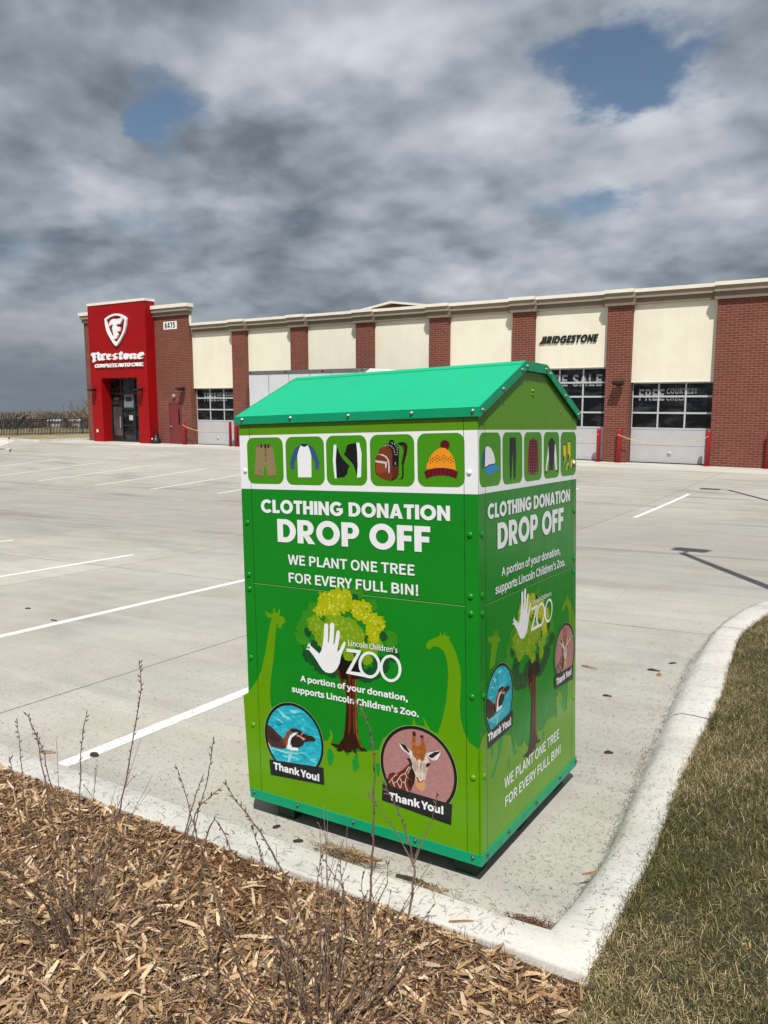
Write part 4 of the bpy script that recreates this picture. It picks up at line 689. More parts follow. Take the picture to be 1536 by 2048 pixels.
# ------------------------------------------------------------------ the donation bin
def wrap(name, col, rough=.26, **k): return mat(name, col, rough, spec=.32, bump=.35, bscale=3.2, **k)
M_GREEN = wrap('wrap_green', (.004, .215, .012), var=.04, vscale=3); M_TEAL = wrap('teal_sheet', (.0005, .42, .205), .42, var=.03, vscale=4)
M_TRIM_SHADED = wrap('teal_trim_shaded', (.0005, .29, .135), .42, var=.05, vscale=5)  # same teal paint, darkened: shade on the upright strips put into the colour
M_UNDER = mat('dark_green_steel', (.004, .035, .012), .6, var=.3)
PAL = dict(lime=(.115, .30, .002), olive=(.10, .27, .004), green2=(.01, .25, .03), white=(.80, .81, .84), iconbg=(.055, .27, .006), black=(.008, .008, .01), badge=(.012, .012, .014),
           khaki=(.27, .20, .10), khaki_d=(.17, .12, .06), pdark=(.03, .015, .01), navy=(.035, .085, .19), navy_d=(.012, .03, .07), bag=(.17, .035, .010), bag_hi=(.24, .06, .018), bag_d=(.09, .02, .008), silver=(.55, .55, .56),
           maroon=(.10, .004, .012), maroon_l=(.19, .006, .02), orange=(.80, .29, .015), patt=(.24, .09, .01), teal=(.01, .10, .17), cyan=(.02, .24, .55), ink=(.006, .01, .02), grey_d=(.08, .08, .08),
           plaid=(.24, .012, .03), plaid_d=(.03, .006, .01), yellow=(.75, .55, .03), bark_dark=(.030, .008, .004), bark_mid=(.125, .026, .008), bark_hi=(.26, .085, .02), bark_black=(.010, .006, .004),
           leaf_far=(.035, .24, .012), leaf_black=(.006, .05, .012), leaf_dark=(.006, .075, .018), leaf_mid=(.17, .32, .008), leaf_yel=(.36, .42, .003), dot=(.62, .60, .06), dot2=(.30, .42, .03), seam=(.004, .06, .01), seam_l=(.25, .45, .15),
           pbrown=(.06, .03, .028), porange=(.22, .07, .03), ppink=(.55, .25, .24), pdark2=(.04, .02, .022), gold=(.7, .5, .2), watlight=(.30, .62, .66),
           gneck=(.14, .025, .012), gcream=(.62, .50, .42), gshadow=(.035, .012, .008), gbrown=(.34, .105, .025), gdark=(.03, .015, .012), gdark2=(.07, .035, .03), gwhite=(.66, .66, .64), ggrey=(.38, .36, .34), gmuzzle=(.60, .30, .13))
def print_mat(k):
    if k == 'water':
        def fn(t, p, co):
            v = t.vm('MULTIPLY', co, (1, 1, 2.6)).outputs[0]; a = t.noise(v, 16, 6, .65, 1.2)
            t.set(p, 'Base Color', t.ramp(a, [(.3, (.003, .17, .28)), (.46, (.006, .36, .48)), (.6, (.03, .50, .60)), (.70, (.40, .75, .78))])); p.inputs['Roughness'].default_value = .3
        return mat('print_water', fn=fn)
    if k == 'pinkwall':
        def fn(t, p, co):
            t.set(p, 'Base Color', t.ramp(t.noise(t.vm('MULTIPLY', co, (1, 1, 3)).outputs[0], 40, 5, .7), [(.3, (.33, .15, .145)), (.7, (.45, .23, .22))])); p.inputs['Roughness'].default_value = .3
        return mat('print_pink_wall', fn=fn)
    c = PAL[k]; furry = k in ('pbrown', 'porange', 'gneck', 'gbrown', 'gcream', 'gwhite', 'bark_mid', 'bark_hi')
    return wrap('print_' + k, c, var=.35 if furry else (.12 if k.startswith('leaf') else .025), vscale=70 if furry else (22 if k.startswith('leaf') else 5))

BX = Matrix(((.9991, -.0107, -.0411), (.0119, .9995, .0288), (.0407, -.0293, .9987)))
q = BX.to_quaternion(); q.normalize()
binm = empty('donation_bin'); binm.rotation_mode = 'QUATERNION'; binm.rotation_quaternion = q
bpy.context.view_layer.update()
tag(binm, 'green clothing donation bin with teal gabled roof standing inside the kerb corner', 'donation bin')
BW, BD = 1.22, 1.1312
def bp(b, name, mats, parent=binm):
    o = b.build(name, mats); o.parent = parent; return o
LAY = .00014
class Print:
    """printed layers on one face; fx turns (u, z, layer) into bin coordinates"""
    def __init__(s, face): s.face = face; s.b = MB(); s.keys = []
    def pt(s, u, z, l): return (u, -l * LAY - .0006, z) if s.face == 'front' else (l * LAY + .0006, u, z)
    def mi(s, k):
        if k not in s.keys: s.keys.append(k)
        return s.keys.index(k)
    def poly(s, k, l, pts): s.b.poly([s.pt(u, z, l) for u, z in pts], s.mi(k))
    def ring(s, k, l, o, i):
        n = len(o); vs = [s.pt(u, z, l) for u, z in o + i]
        s.b.add(vs, [(j, (j + 1) % n, n + (j + 1) % n, n + j) for j in range(n)], s.mi(k))
    def item(s, it, A=(1, 0, 1, 0), dl=0):
        l, k, L = it[:3]; p = [(x * .001 * A[0] + A[1], z * .001 * A[2] + A[3]) for x, z in zip(L[::2], L[1::2])]
        if len(it) > 3: n = len(p) // 2; s.ring(k, l + dl, p[:n], p[n:])
        else: s.poly(k, l + dl, p)
    def rr(s, k, l, x0, x1, z0, z1, r):
        p = []
        for cx, cz, a0 in ((x1 - r, z1 - r, 0), (x0 + r, z1 - r, 90), (x0 + r, z0 + r, 180), (x1 - r, z0 + r, 270)):
            for q in range(7): a = R(a0 + q * 15); p.append((cx + r * math.cos(a), cz + r * math.sin(a)))
        s.poly(k, l, p)
    def text(s, st, x0, x1, z0, z1, w, l=11, k='white', sp=1.0):
        vs, fs = text_geo(st, x0 + w, x1 - w, z0 + w, z1 - w, 0, 0, sp)
        for q in range(9 if w else 1):              # stroke weight: the outline drawn round a small circle
            dx, dz_ = (w * math.cos(q * math.pi / 4), w * math.sin(q * math.pi / 4)) if q < 8 and w else (0, 0)
            s.b.add([s.pt(x + dx, z + dz_, l + .2 * q) for x, _, z in vs], fs, s.mi(k))
    def heading(s, st, x0, x1, z0, z1, l=11, k='white', gap=.07):
        tot = sum(heavy(c)[0] + gap for c in st) - gap; f = (x1 - x0) / tot; h = z1 - z0; x = x0
        for c in st:
            w, parts = heavy(c); to = lambda P: [(x + a * f, z0 + b * h) for a, b in P]
            for n, (o, i) in enumerate(parts):
                if i: s.ring(k, l, to(o), to(i))
                else: s.poly(k, l + .12 * n, to(o))
            x += (w + gap) * f
    def bump(s, u, z, r, h, k, n=10):
        vs = []; rings = [(1, 0), (.86, .45), (.55, .82), (.18, 1)]
        for f, hh in rings:
            for q in range(n):
                a = 2 * math.pi * q / n; x, y, zz = s.pt(u + r * f * math.cos(a), z + r * f * math.sin(a), 2)
                vs.append((x, y - h * hh, zz) if s.face == 'front' else (x + h * hh, y, zz))
        fs = [(i * n + q, i * n + (q + 1) % n, (i + 1) * n + (q + 1) % n, (i + 1) * n + q) for i in range(3) for q in range(n)] + [[3 * n + q for q in range(n)]]
        s.b.add(vs, fs, s.mi(k), True)
    def out(s, name, parent): return bp(s.b, name, [print_mat(k) if k in PAL or k in ('water', 'pinkwall') else MATS[k] for k in s.keys], parent)
b = MB(); b.box(-BW, 0, 0, .012, .095, 1.905); front = bp(b, 'front_panel', M_GREEN)
GAB = [(.012, .095), (BD - .012, .095), (BD - .012, 1.90), (.69, 2.098), (.44, 2.098), (.012, 1.90)]
b = MB(); b.prism(GAB, lambda y, z: (0, y, z), lambda y, z: (-.012, y, z)); side = bp(b, 'side_panel', M_GREEN)
b = MB(); b.prism(GAB, lambda y, z: (-BW + .012, y, z), lambda y, z: (-BW, y, z)); bp(b, 'side_panel', M_GREEN)
b = MB(); b.box(-BW, 0, BD - .012, BD, .095, 1.905); bp(b, 'back_panel', M_GREEN)
b = MB(); b.box(-BW + .012, -.012, .012, BD - .012, .10, .112); bp(b, 'floor_panel', M_UNDER)
for x in (-1.06, -.10):
    b = MB()
    for y in (.06, .50, .98): b.box(x - .05, x + .05, y, y + .10, -.012, .098)
    b.box(x - .045, x + .045, .05, 1.09, .06, .099); bp(b, 'skid', M_UNDER)
b = MB(); e = .006
b.box(-BW - e, e, -e, .004, .088, .132); b.box(-BW - e, e, BD - .004, BD + e, .088, .132); b.box(.0045 - .005, e, .004, BD - .004, .088, .132); b.box(-BW - e, -BW - .001, .004, BD - .004, .088, .132)
M_BOLT = mat('bolt_zinc', (.34, .34, .33), .42, metal=.85); M_BOLTD = mat('bolt_dark', (.10, .09, .08), .4, metal=.7)
def bolt(b, c, ax, mi, r=.0065):
    prof = [(r * 1.35, 0), (r * 1.35, .002), (r, .003), (r * .8, .007), (r * .3, .0095)]
    n = 8; vs = []
    for rr, h in prof:
        for q in range(n):
            a = 2 * math.pi * q / n; u, w = rr * math.cos(a), rr * math.sin(a)
            vs.append((c[0] + u, c[1] - h, c[2] + w) if ax == 'y' else (c[0] + h, c[1] + u, c[2] + w))
    b.add(vs, [(i * n + q, i * n + (q + 1) % n, (i + 1) * n + (q + 1) % n, (i + 1) * n + q) for i in range(4) for q in range(n)] + [[4 * n + q for q in range(n)]], mi, True)
for x in (-1.202, -.933, -.619, -.301, -.033): bolt(b, (x, -e, .117), 'y', 1, .006)
for y in (.045, .261, .575, .883, 1.118): bolt(b, (e, y, .117), 'x', 1, .006)
bp(b, 'base_trim', [M_TRIM_SHADED, M_BOLTD])
# roof: one folded sheet with fascias, plus the cap over the ridge
o_ = .012; PRF = [(-o_, 1.882), (-o_, 1.918), (.445, 2.120), (.69, 2.120), (BD + o_, 1.918), (BD + o_, 1.882)]
IN = [(-o_ + .008, 1.882), (-o_ + .008, 1.90), (.452, 2.104), (.683, 2.104), (BD + o_ - .008, 1.90), (BD + o_ - .008, 1.882)]
b = MB()
for i in range(5):
    quad = [PRF[i], PRF[i + 1], IN[i + 1], IN[i]]; b.prism(quad, lambda y, z: (-BW - .012, y, z), lambda y, z: (.012, y, z), 2 if i in (0, 4) else 0)
def band(x0, x1):                                  # flashing folded down over each gable end
    pr = [(-o_ - .001, 1.919), (.4445, 2.1215), (.6905, 2.1215), (BD + o_ + .001, 1.919)]
    for (y0, z0), (y1, z1) in zip(pr, pr[1:]):
        b.prism([(y0, z0), (y1, z1), (y1, z1 - .040), (y0, z0 - .040)], lambda y, z: (x0, y, z), lambda y, z: (x1, y, z), 2)
band(.0125, .016); band(-BW - .016, -BW - .0125)
for x in (-1.19, -.905, -.593, -.285, -.015): bolt(b, (x, -o_, 1.903), 'y', 1)
for y, z in ((.012, 1.906), (.205, 1.993), (.400, 2.081), (.455, 2.100), (.675, 2.100), (.730, 2.083), (.930, 1.991), (1.12, 1.906)): bolt(b, (.016, y, z), 'x', 1)
bp(b, 'roof', [M_TEAL, M_BOLT, M_TRIM_SHADED])
b = MB(); cap = [(.415, 2.1095), (.445, 2.1235), (.69, 2.1235), (.72, 2.1095)]
for (y0, z0), (y1, z1) in zip(cap, cap[1:]):
    b.prism([(y0, z0), (y1, z1), (y1, z1 - .002), (y0, z0 - .002)], lambda y, z: (-BW - .011, y, z), lambda y, z: (.011, y, z))
bp(b, 'ridge_cap', M_TEAL)

def flower(cx, cz, rx, rz, rnd, nb=9):             # scalloped leaf clump
    out = []; ph = rnd.uniform(0, 6.3); N = nb * 6
    for k in range(N):
        a = 2 * math.pi * k / N; m = .86 + .16 * abs(math.sin(a * nb / 2 + ph)) + .05 * math.sin(3 * a + ph)
        out.append((cx + rx * m * math.cos(a), cz + rz * m * math.sin(a)))
    return out
def tree_print(p, A):
    rnd = random.Random(5); order = dict(leaf_far=3, leaf_black=3.4, leaf_dark=4, leaf_mid=6.4, leaf_yel=7.6)
    for it in ART['trunk']: p.item(it, A)
    cnt = {}
    for k, x, z, rx, rz in CLUMPS:
        x, z, rx, rz = x * .001 * A[0] + A[1], z * .001 * A[2] + A[3], rx * .001 * A[0], rz * .001 * A[2]
        cnt[k] = cnt.get(k, 0) + 1
        p.poly(k, order[k] + .06 * cnt[k], flower(x, z, rx, rz, rnd))
        if k in ('leaf_mid', 'leaf_yel'):
            for _ in range(7):
                a, d, r = rnd.uniform(0, 6.3), rnd.uniform(.1, .8), rnd.uniform(.06, .14) * rx
                p.poly('dot' if k == 'leaf_yel' else 'dot2', 8.75 if k == 'leaf_yel' else 7.5, [(x + rx * d * math.cos(a) + r * math.cos(q), z + rz * d * math.sin(a) + r * math.sin(q) * A[2]) for q in [j * math.pi / 4 for j in range(8)]])
        if k in ('leaf_yel', 'leaf_mid', 'leaf_far'):   # scattered outliers give the crown a loose rim
            for _ in range(5):
                a, r = rnd.uniform(0, 6.3), rnd.uniform(.12, .22) * rx
                p.poly(k, order[k] + .06 * cnt[k] - .02, flower(x + rx * 1.02 * math.cos(a), z + rz * 1.02 * math.sin(a), r, r, rnd, 5))
def badge(p, items, circ, bg, A):
    cx, cz, r = circ; cx, cz, rx, rz = cx * A[0] + A[1], cz * A[2] + A[3], r * A[0], r * A[2]
    el = lambda f, n=44: [(cx + rx * f * math.cos(2 * math.pi * k / n), cz + rz * f * math.sin(2 * math.pi * k / n)) for k in range(n)]
    p.poly(bg, 11, el(.985)); p.ring('badge', 16, el(1.0), el(.925)); p.ring('seam_l', 15.6, el(1.012), el(.99))
    for it in items: p.item(it, A, 3 if it[1] == 'badge' else 0)
TX = {}
for f, s, x0, x1, z0, z1 in TEXTS: TX.setdefault(f, []).append((s, x0 * .001, x1 * .001, z0 * .001, z1 * .001))
WT = {'CLOTHING DONATION': .0042, 'DROP OFF': .0085, 'WE PLANT ONE TREE': .0017, 'FOR EVERY FULL BIN!': .0017, "Lincoln Children's": .0004, 'Thank You!': .0024}
for face, panel, rv in (('front', front, [(-1.19, 1.426), (-.037, 1.426), (-1.192, 1.181), (-1.192, 1.113), (-1.196, .782), (-1.198, .452), (-.036, 1.183), (-.036, 1.115), (-.033, .780), (-.032, .449)]),
                        ('side', side, [(.027, 1.427), (.025, 1.187), (.024, 1.115), (.032, .781), (.034, .451), (1.101, 1.424), (1.1, 1.183), (1.1, 1.115), (1.104, .460), (1.1, .78)])):
    u0, u1 = (-BW, 0) if face == 'front' else (0.0, BD)
    p = Print(face)
    if face == 'front': p.poly('olive', 1, [(u0, 1.831), (u1, 1.831), (u1, 1.905), (u0, 1.905)])
    else: p.poly('olive', 1, [(u0, 1.831), (u1, 1.831), (u1, 1.90), (.69, 2.098), (.44, 2.098), (u0, 1.90)])
    p.poly('white', 1, [(u0, 1.5845), (u1, 1.5845), (u1, 1.831), (u0, 1.831)])
    for it in ART[face]:
        if it[0] <= 2: p.item(it)
    for u in (u0 + .062, u1 - .060): p.poly('seam', 2.5, [(u - .0012, .132), (u + .0012, .132), (u + .0012, 1.90), (u - .0012, 1.90)])
    p.poly('seam', 2.5, [(u0 + .06, 1.1425), (u1 - .06, 1.1425), (u1 - .06, 1.1455), (u0 + .06, 1.1455)]); p.poly('seam_l', 2.6, [(u0 + .06, 1.140), (u1 - .06, 1.140), (u1 - .06, 1.1425), (u0 + .06, 1.1425)])
    for u, z in rv: p.bump(u, z, .013, .007, 'wrap_green' if z > .5 else 'lime')
    for u in (u0 + .03, u1 - .037):
        if face == 'front' or u > .5: p.bump(u, 1.668, .012, .007, 'white')
    if face == 'side': p.bump(.545, 2.0, .009, .012, 'olive'); p.bump(.545, 1.985, .007, .006, 'olive'); p.bump(.9, 1.915, .006, .005, 'olive')
    p.out('printed_wrap', panel)
    p = Print(face)
    for l, r, b0, t0 in ART['icons_' + face]: p.rr('iconbg', 3, l * .001, r * .001, b0 * .001, t0 * .001, .036)
    for it in ART[face]:
        if it[0] > 2: p.item(it)
    p.out('clothing_pictures', panel)
    p = Print(face); tree_print(p, (1, 0, 1, 0) if face == 'front' else AFF['tree']); p.out('tree_picture', panel)
    p = Print(face)
    for k, it in enumerate(ART['logo']): p.item(it, (1, 0, 1, 0) if face == 'front' else AFF['logo'], 1.5 + .3 * k)
    p.out('hand_logo', panel)
    p = Print(face); badge(p, ART['peng'], PC, 'water', (1, 0, 1, 0) if face == 'front' else AFF['peng']); p.out('penguin_picture', panel)
    p = Print(face); badge(p, ART['gir'], GC, 'pinkwall', (1, 0, 1, 0) if face == 'front' else AFF['gir']); p.out('giraffe_picture', panel)
    p = Print(face)
    for s, x0, x1, z0, z1 in TX[face]:
        if s in ('CLOTHING DONATION', 'DROP OFF'): p.heading(s, x0, x1, z0, z1); continue
        p.text(s, x0, x1, z0, z1, WT.get(s, .0017), 19 if s == 'Thank You!' else 12)
    p.out('lettering', panel)
STEMS={'A':[[(-1024,-1144,61),(-1033,-1155,140),(-1057,-1177,248),(-1109,-1218,371),(-1130,-1240,505),(-1138,-1252,621),(-1140,-1260,749)],[(-1106,-1059,55),(-1120,-1079,148),(-1128,-1094,240),(-1136,-1106,310),(-1138,-1122,447),(-1138,-1139,603),(-1139,-1151,707),(-1142,-1162,798),(-1159,-1181,877)],[(-1167,-1011,51),(-1171,-1013,149),(-1169,-1012,249),(-1158,-1005,385),(-1150,-1000,507),(-1132,-989,723),(-1113,-976,820)],[(-1205,-981,49),(-1150,-954,150),(-1116,-939,229),(-1065,-917,362),(-1023,-904,514),(-971,-889,739),(-933,-880,916),(-928,-885,1017)],[(-1326,-854,40),(-1336,-867,96),(-1359,-892,174),(-1382,-917,262),(-1400,-951,448),(-1406,-973,602),(-1418,-990,674)],[(-1159,-1042,52),(-1195,-1066,87),(-1233,-1090,169),(-1291,-1129,235),(-1375,-1183,335),(-1431,-1220,421)],[(-1172,-1075,53),(-1241,-1109,114),(-1313,-1148,158),(-1386,-1185,212),(-1470,-1226,294)],[(-1187,-1088,53),(-1297,-1158,67),(-1371,-1202,99),(-1466,-1259,134)],[(-1080,-1044,56),(-1027,-1008,67),(-956,-959,87),(-896,-913,132),(-847,-873,194),(-820,-847,257),(-799,-822,344),(-785,-802,424),(-789,-802,452),(-809,-804,532),(-836,-811,618)],[(-1031,-1048,58),(-928,-982,72),(-879,-952,107),(-821,-920,190),(-764,-889,298),(-709,-862,430),(-683,-851,533),(-651,-837,642),(-626,-830,784)],[(-1146,-756,45),(-1045,-686,137),(-998,-651,223),(-972,-629,327),(-954,-614,400),(-936,-599,466)],[(-1340,-978,43),(-1416,-1039,300),(-1426,-1053,467),(-1420,-1056,630),(-1418,-1061,751)]],'C':[[(-299,-1021,87),(-326,-1048,200),(-348,-1074,337),(-365,-1095,465),(-382,-1115,570),(-401,-1136,684),(-381,-1129,747),(-333,-1101,799)],[(-51,-999,97),(-45,-1013,270),(-54,-1032,392),(-75,-1058,514),(-106,-1091,626),(-145,-1128,738),(-175,-1154,801),(-195,-1172,843),(-214,-1189,889)],[(-111,-1043,96),(-126,-1067,299),(-140,-1085,446),(-156,-1107,616),(-174,-1127,739)],[(-88,-1029,96),(-114,-1009,296),(-139,-1001,423),(-201,-1022,521),(-233,-1031,589)],[(-122,-906,91),(-127,-885,248),(-139,-873,379),(-149,-867,456),(-144,-854,526)],[(-109,-817,89),(-110,-803,191),(-113,-788,309),(-118,-780,383),(-130,-773,491)],[(-242,-596,77),(-256,-585,218),(-291,-599,273),(-331,-616,342)],[(-384,-1069,85),(-399,-1091,248),(-412,-1112,424),(-390,-1110,595),(-355,-1095,695),(-322,-1066,595)]],'D':[[(-1,-1003,99),(51,-973,216),(97,-949,415),(105,-948,539),(113,-947,679),(118,-949,823),(122,-950,931),(113,-959,1040),(97,-971,1091),(78,-984,1121)],[(11,-995,99),(94,-933,207),(151,-885,330),(177,-860,436),(188,-843,557),(184,-841,605),(172,-844,667),(154,-851,725),(132,-861,787),(102,-875,848)],[(184,-841,605),(137,-860,699),(112,-872,737),(81,-886,787),(65,-894,811)],[(185,-840,605),(205,-815,679),(220,-796,735),(227,-780,807)],[(186,-839,611),(190,-832,638),(190,-827,667)],[(15,-872,96),(69,-847,180),(85,-847,274),(83,-860,380),(83,-863,405)],[(31,-784,94),(64,-759,149),(92,-734,248),(136,-699,323),(160,-680,369)],[(102,-942,456),(118,-926,506),(137,-908,568),(134,-904,626)],[(96,-948,442),(87,-952,519),(79,-955,564),(83,-951,602)],[(25,-964,99),(116,-913,212),(231,-849,348)]]}

# ------------------------------------------------------------------ wood chips, grass, clippings
def gv(x, y):
    xs = np.where(x > -14, x, -14); k = np.clip((y - 3) / (VF - 6), 0, 1); k = k * k * (3 - 2 * k)
    return (GU * xs + GV * y) * (1 - k) + Z0 * k
def bedv(x, y): return gv(x, y) + .079 + .012 * np.sin(x * 5.1 + 1.3 * np.sin(y * 4)) * np.cos(y * 6.3 + x)
def strips(P, d, nrm, L, w, curl, cols, name, m, taper=.5):
    """N bent slivers of 3 cross-sections (2 quads): P centre, d direction, nrm facing"""
    N = len(P); side = np.cross(d, nrm); side /= np.linalg.norm(side, axis=1)[:, None]
    V = np.empty((N, 6, 3))
    for j, (u, f) in enumerate(((-.5, taper), (0.0, 1.0), (.5, taper * .8))):
        c = P + d * (L * u)[:, None] + nrm * (curl * (1 - 4 * u * u))[:, None]
        V[:, 2 * j] = c + side * (w * f * .5)[:, None]; V[:, 2 * j + 1] = c - side * (w * f * .5)[:, None]
    o = (np.arange(N) * 6)[:, None]
    F = np.concatenate([o + np.array([0, 1, 3, 2]), o + np.array([2, 3, 5, 4])], 0)
    return fast_mesh(name, V.reshape(-1, 3), F, m, np.repeat(cols, 6, 0))
def pick(pal, N, jit=.25):
    pal = np.array(pal); c = pal[RNG.integers(0, len(pal), N)]; return np.clip(c * (1 + RNG.normal(0, jit, (N, 1))), .002, .95)
def inside(poly, x, y):
    r = np.zeros(len(x), bool)
    for (x0, y0), (x1, y1) in zip(poly, poly[1:] + poly[:1]):
        c = ((y0 > y) != (y1 > y)) & (x < (x1 - x0) * (y - y0) / (y1 - y0 + 1e-12) + x0); r ^= c
    return r
view = [(-3.4, -.44), (-1.1, -1.95), (-.7, -1.75), (.75, -.85), (.75, -.44)]
N = 150000; x = RNG.uniform(-3.4, .75, N); y = RNG.uniform(-1.95, -.438, N)
k = inside(view, x, y) & (x < .60 + .05 * (-.44 - y) + RNG.normal(0, .035, N)); x, y = x[k], y[k]; N = len(x)
big = RNG.random(N) < .07
L = np.where(big, RNG.uniform(.04, .11, N), RNG.gamma(2.2, .0085, N) + .006); w = np.where(big, RNG.uniform(.006, .018, N), RNG.uniform(.0013, .0052, N))
a = RNG.uniform(0, 2 * np.pi, N); tilt = RNG.normal(0, .38, N); d = np.stack([np.cos(a) * np.cos(tilt), np.sin(a) * np.cos(tilt), np.sin(tilt)], 1)
nr = np.stack([RNG.normal(0, .45, N), RNG.normal(0, .45, N), np.ones(N)], 1); nr -= d * (nr * d).sum(1)[:, None]; nr /= np.linalg.norm(nr, axis=1)[:, None]
patch = np.sin(x * 3.1 + 1.0) * np.cos(y * 4.3 + x) + RNG.normal(0, .5, N) + .9 * np.clip((y + .85) * 1.6, -.8, .5)
cols = np.where((patch > .55)[:, None], pick([(.135, .062, .028), (.08, .038, .018), (.19, .095, .042), (.29, .165, .08)], N), pick([(.42, .265, .145), (.29, .17, .088), (.18, .095, .045), (.46, .335, .22), (.125, .062, .030), (.25, .185, .13), (.075, .04, .02), (.145, .075, .036), (.34, .22, .12), (.06, .034, .02)], N))
cols[big] = pick([(.45, .30, .165), (.36, .23, .125), (.55, .41, .27), (.24, .145, .075)], int(big.sum()), .15)
z = bedv(x, y) + RNG.uniform(-.006, .016, N)
o = strips(np.stack([x, y, z], 1), d, nr, L, w, RNG.normal(0, .004, N), cols, 'mulch', M_CHIP, .55); tag(o, kind='stuff')

# lawn: short half dormant turf
N = 330000; y = RNG.uniform(-1.0, 6.6, N); u = RNG.random(N) ** 1.3
ky = np.array([kerb_x(q) for q in np.linspace(-1.0, 7, 400)]); yy = np.linspace(-1.0, 7, 400)
x0 = np.where(y > -.405, np.interp(y, yy, ky) - .004 - np.abs(RNG.normal(0, .012, N)), .585 + .04 * (-.44 - y) + .03 * np.sin(y * 9) + RNG.normal(0, .02, N))
x = x0 + u * 1.05
keep = (x < 1.55 - .13 * y) & (x < 1.22 + .55 * np.maximum(0, .3 + 0 * y) + .0 * x) & (RNG.random(N) < np.clip(1.15 - .12 * y, .3, 1) * np.clip(.75 + .8 * np.sin(x * 9 + 2 * np.sin(y * 5)) * np.cos(y * 11 + x * 4), .5, 1)); x, y = x[keep], y[keep]; N = len(x)
a = RNG.uniform(0, 2 * np.pi, N); lean = np.clip(RNG.normal(.95, .42, N), .05, 1.5); d = np.stack([np.cos(a) * np.sin(lean), np.sin(a) * np.sin(lean), np.cos(lean)], 1)
nr = np.stack([-np.cos(a) * np.cos(lean), -np.sin(a) * np.cos(lean), np.sin(lean)], 1) + RNG.normal(0, .35, (N, 3)); nr -= d * (nr * d).sum(1)[:, None]; nr /= np.linalg.norm(nr, axis=1)[:, None]
L = RNG.uniform(.022, .055, N); w = RNG.uniform(.0010, .0022, N)
pn = .5 * np.sin(x * 4.7 + 1.7 * np.sin(y * 2.3)) + .5 * np.cos(y * 3.4 + 2 * np.sin(x * 3.1)) + .6 * np.sin(x * 13 + y * 9) * np.cos(y * 17 - x * 6) + RNG.normal(0, 1.0, N)
cols = np.where((pn > .35)[:, None], pick([(.37, .29, .14), (.26, .20, .095), (.50, .41, .23), (.13, .10, .048)], N), pick([(.050, .062, .017), (.070, .076, .023), (.105, .095, .034), (.034, .044, .013), (.19, .155, .066)], N))
P_ = np.stack([x, y, gv(x, y) + .080 + .4 * L * np.cos(lean)], 1)
o = strips(P_, d, nr, L, w, RNG.normal(.004, .003, N), cols, 'grass', M_BLADE, .7); tag(o, kind='stuff')

# dry clippings blown over the concrete and the kerb
N = 60000; y = RNG.uniform(-.26, 7.5, N); x = RNG.uniform(-4.6, .6, N)
kx = np.interp(y, yy, ky); inb = (x > -BW - .02) & (x < .02) & (y > .03) & (y < BD)
foot = np.interp(y, [-.3, 0, .45, 1.25, 2.1, 2.92, 4.67, 5.25, 6.0, 7.5], [.36, .352, .342, .266, .175, .082, -.016, .01, .119, .9])
near = np.exp(-np.abs(x - foot) * 2.2) * .8 + .25 + .5 * np.exp(-np.abs(y - .0) * 2.5)
keep = (x < kx - .01) & ~inb & (RNG.random(N) < near * np.clip(1.2 - .13 * y, .15, 1)); x, y, kx, foot = x[keep], y[keep], kx[keep], foot[keep]; N = len(x)
up = np.clip((x - foot) / np.maximum(.05, kx - foot), 0, 1); hk = np.interp(up, [0, .05, .14, .24, .40, 1], [0, .006, .034, .070, .093, .1])
a = RNG.normal(.2, .9, N); d = np.stack([np.cos(a), np.sin(a), np.zeros(N)], 1); nr = np.stack([RNG.normal(0, .1, N), RNG.normal(0, .1, N), np.ones(N)], 1); nr -= d * (nr * d).sum(1)[:, None]; nr /= np.linalg.norm(nr, axis=1)[:, None]
o = strips(np.stack([x, y, gv(x, y) + hk + .005], 1), d, nr, RNG.gamma(2.2, .0055, N) + .004, RNG.uniform(.0009, .0020, N), RNG.normal(0, .003, N), pick([(.10, .09, .06), (.07, .06, .045), (.16, .13, .08), (.05, .05, .04)], N), 'grass_clippings', M_BLADE, .6); tag(o, kind='stuff')
N = 2600; x = RNG.uniform(-6.5, .3, N); y = -.26 - RNG.random(N) * .17
a = RNG.uniform(0, 6.3, N); d = np.stack([np.cos(a), np.sin(a), np.zeros(N)], 1); nr = np.tile([[0, 0, 1.0]], (N, 1))
keep = RNG.random(N) < .55; x, y, d, nr = x[keep], y[keep], d[keep], nr[keep]; N = len(x)
o = strips(np.stack([x, y, gv(x, y) + .105], 1), d, nr, RNG.gamma(2.4, .010, N) + .006, RNG.uniform(.0009, .002, N), RNG.normal(0, .003, N), pick([(.16, .15, .12), (.24, .2, .14), (.10, .09, .07)], N), 'kerb_clippings', M_BLADE, .6); tag(o, kind='stuff')

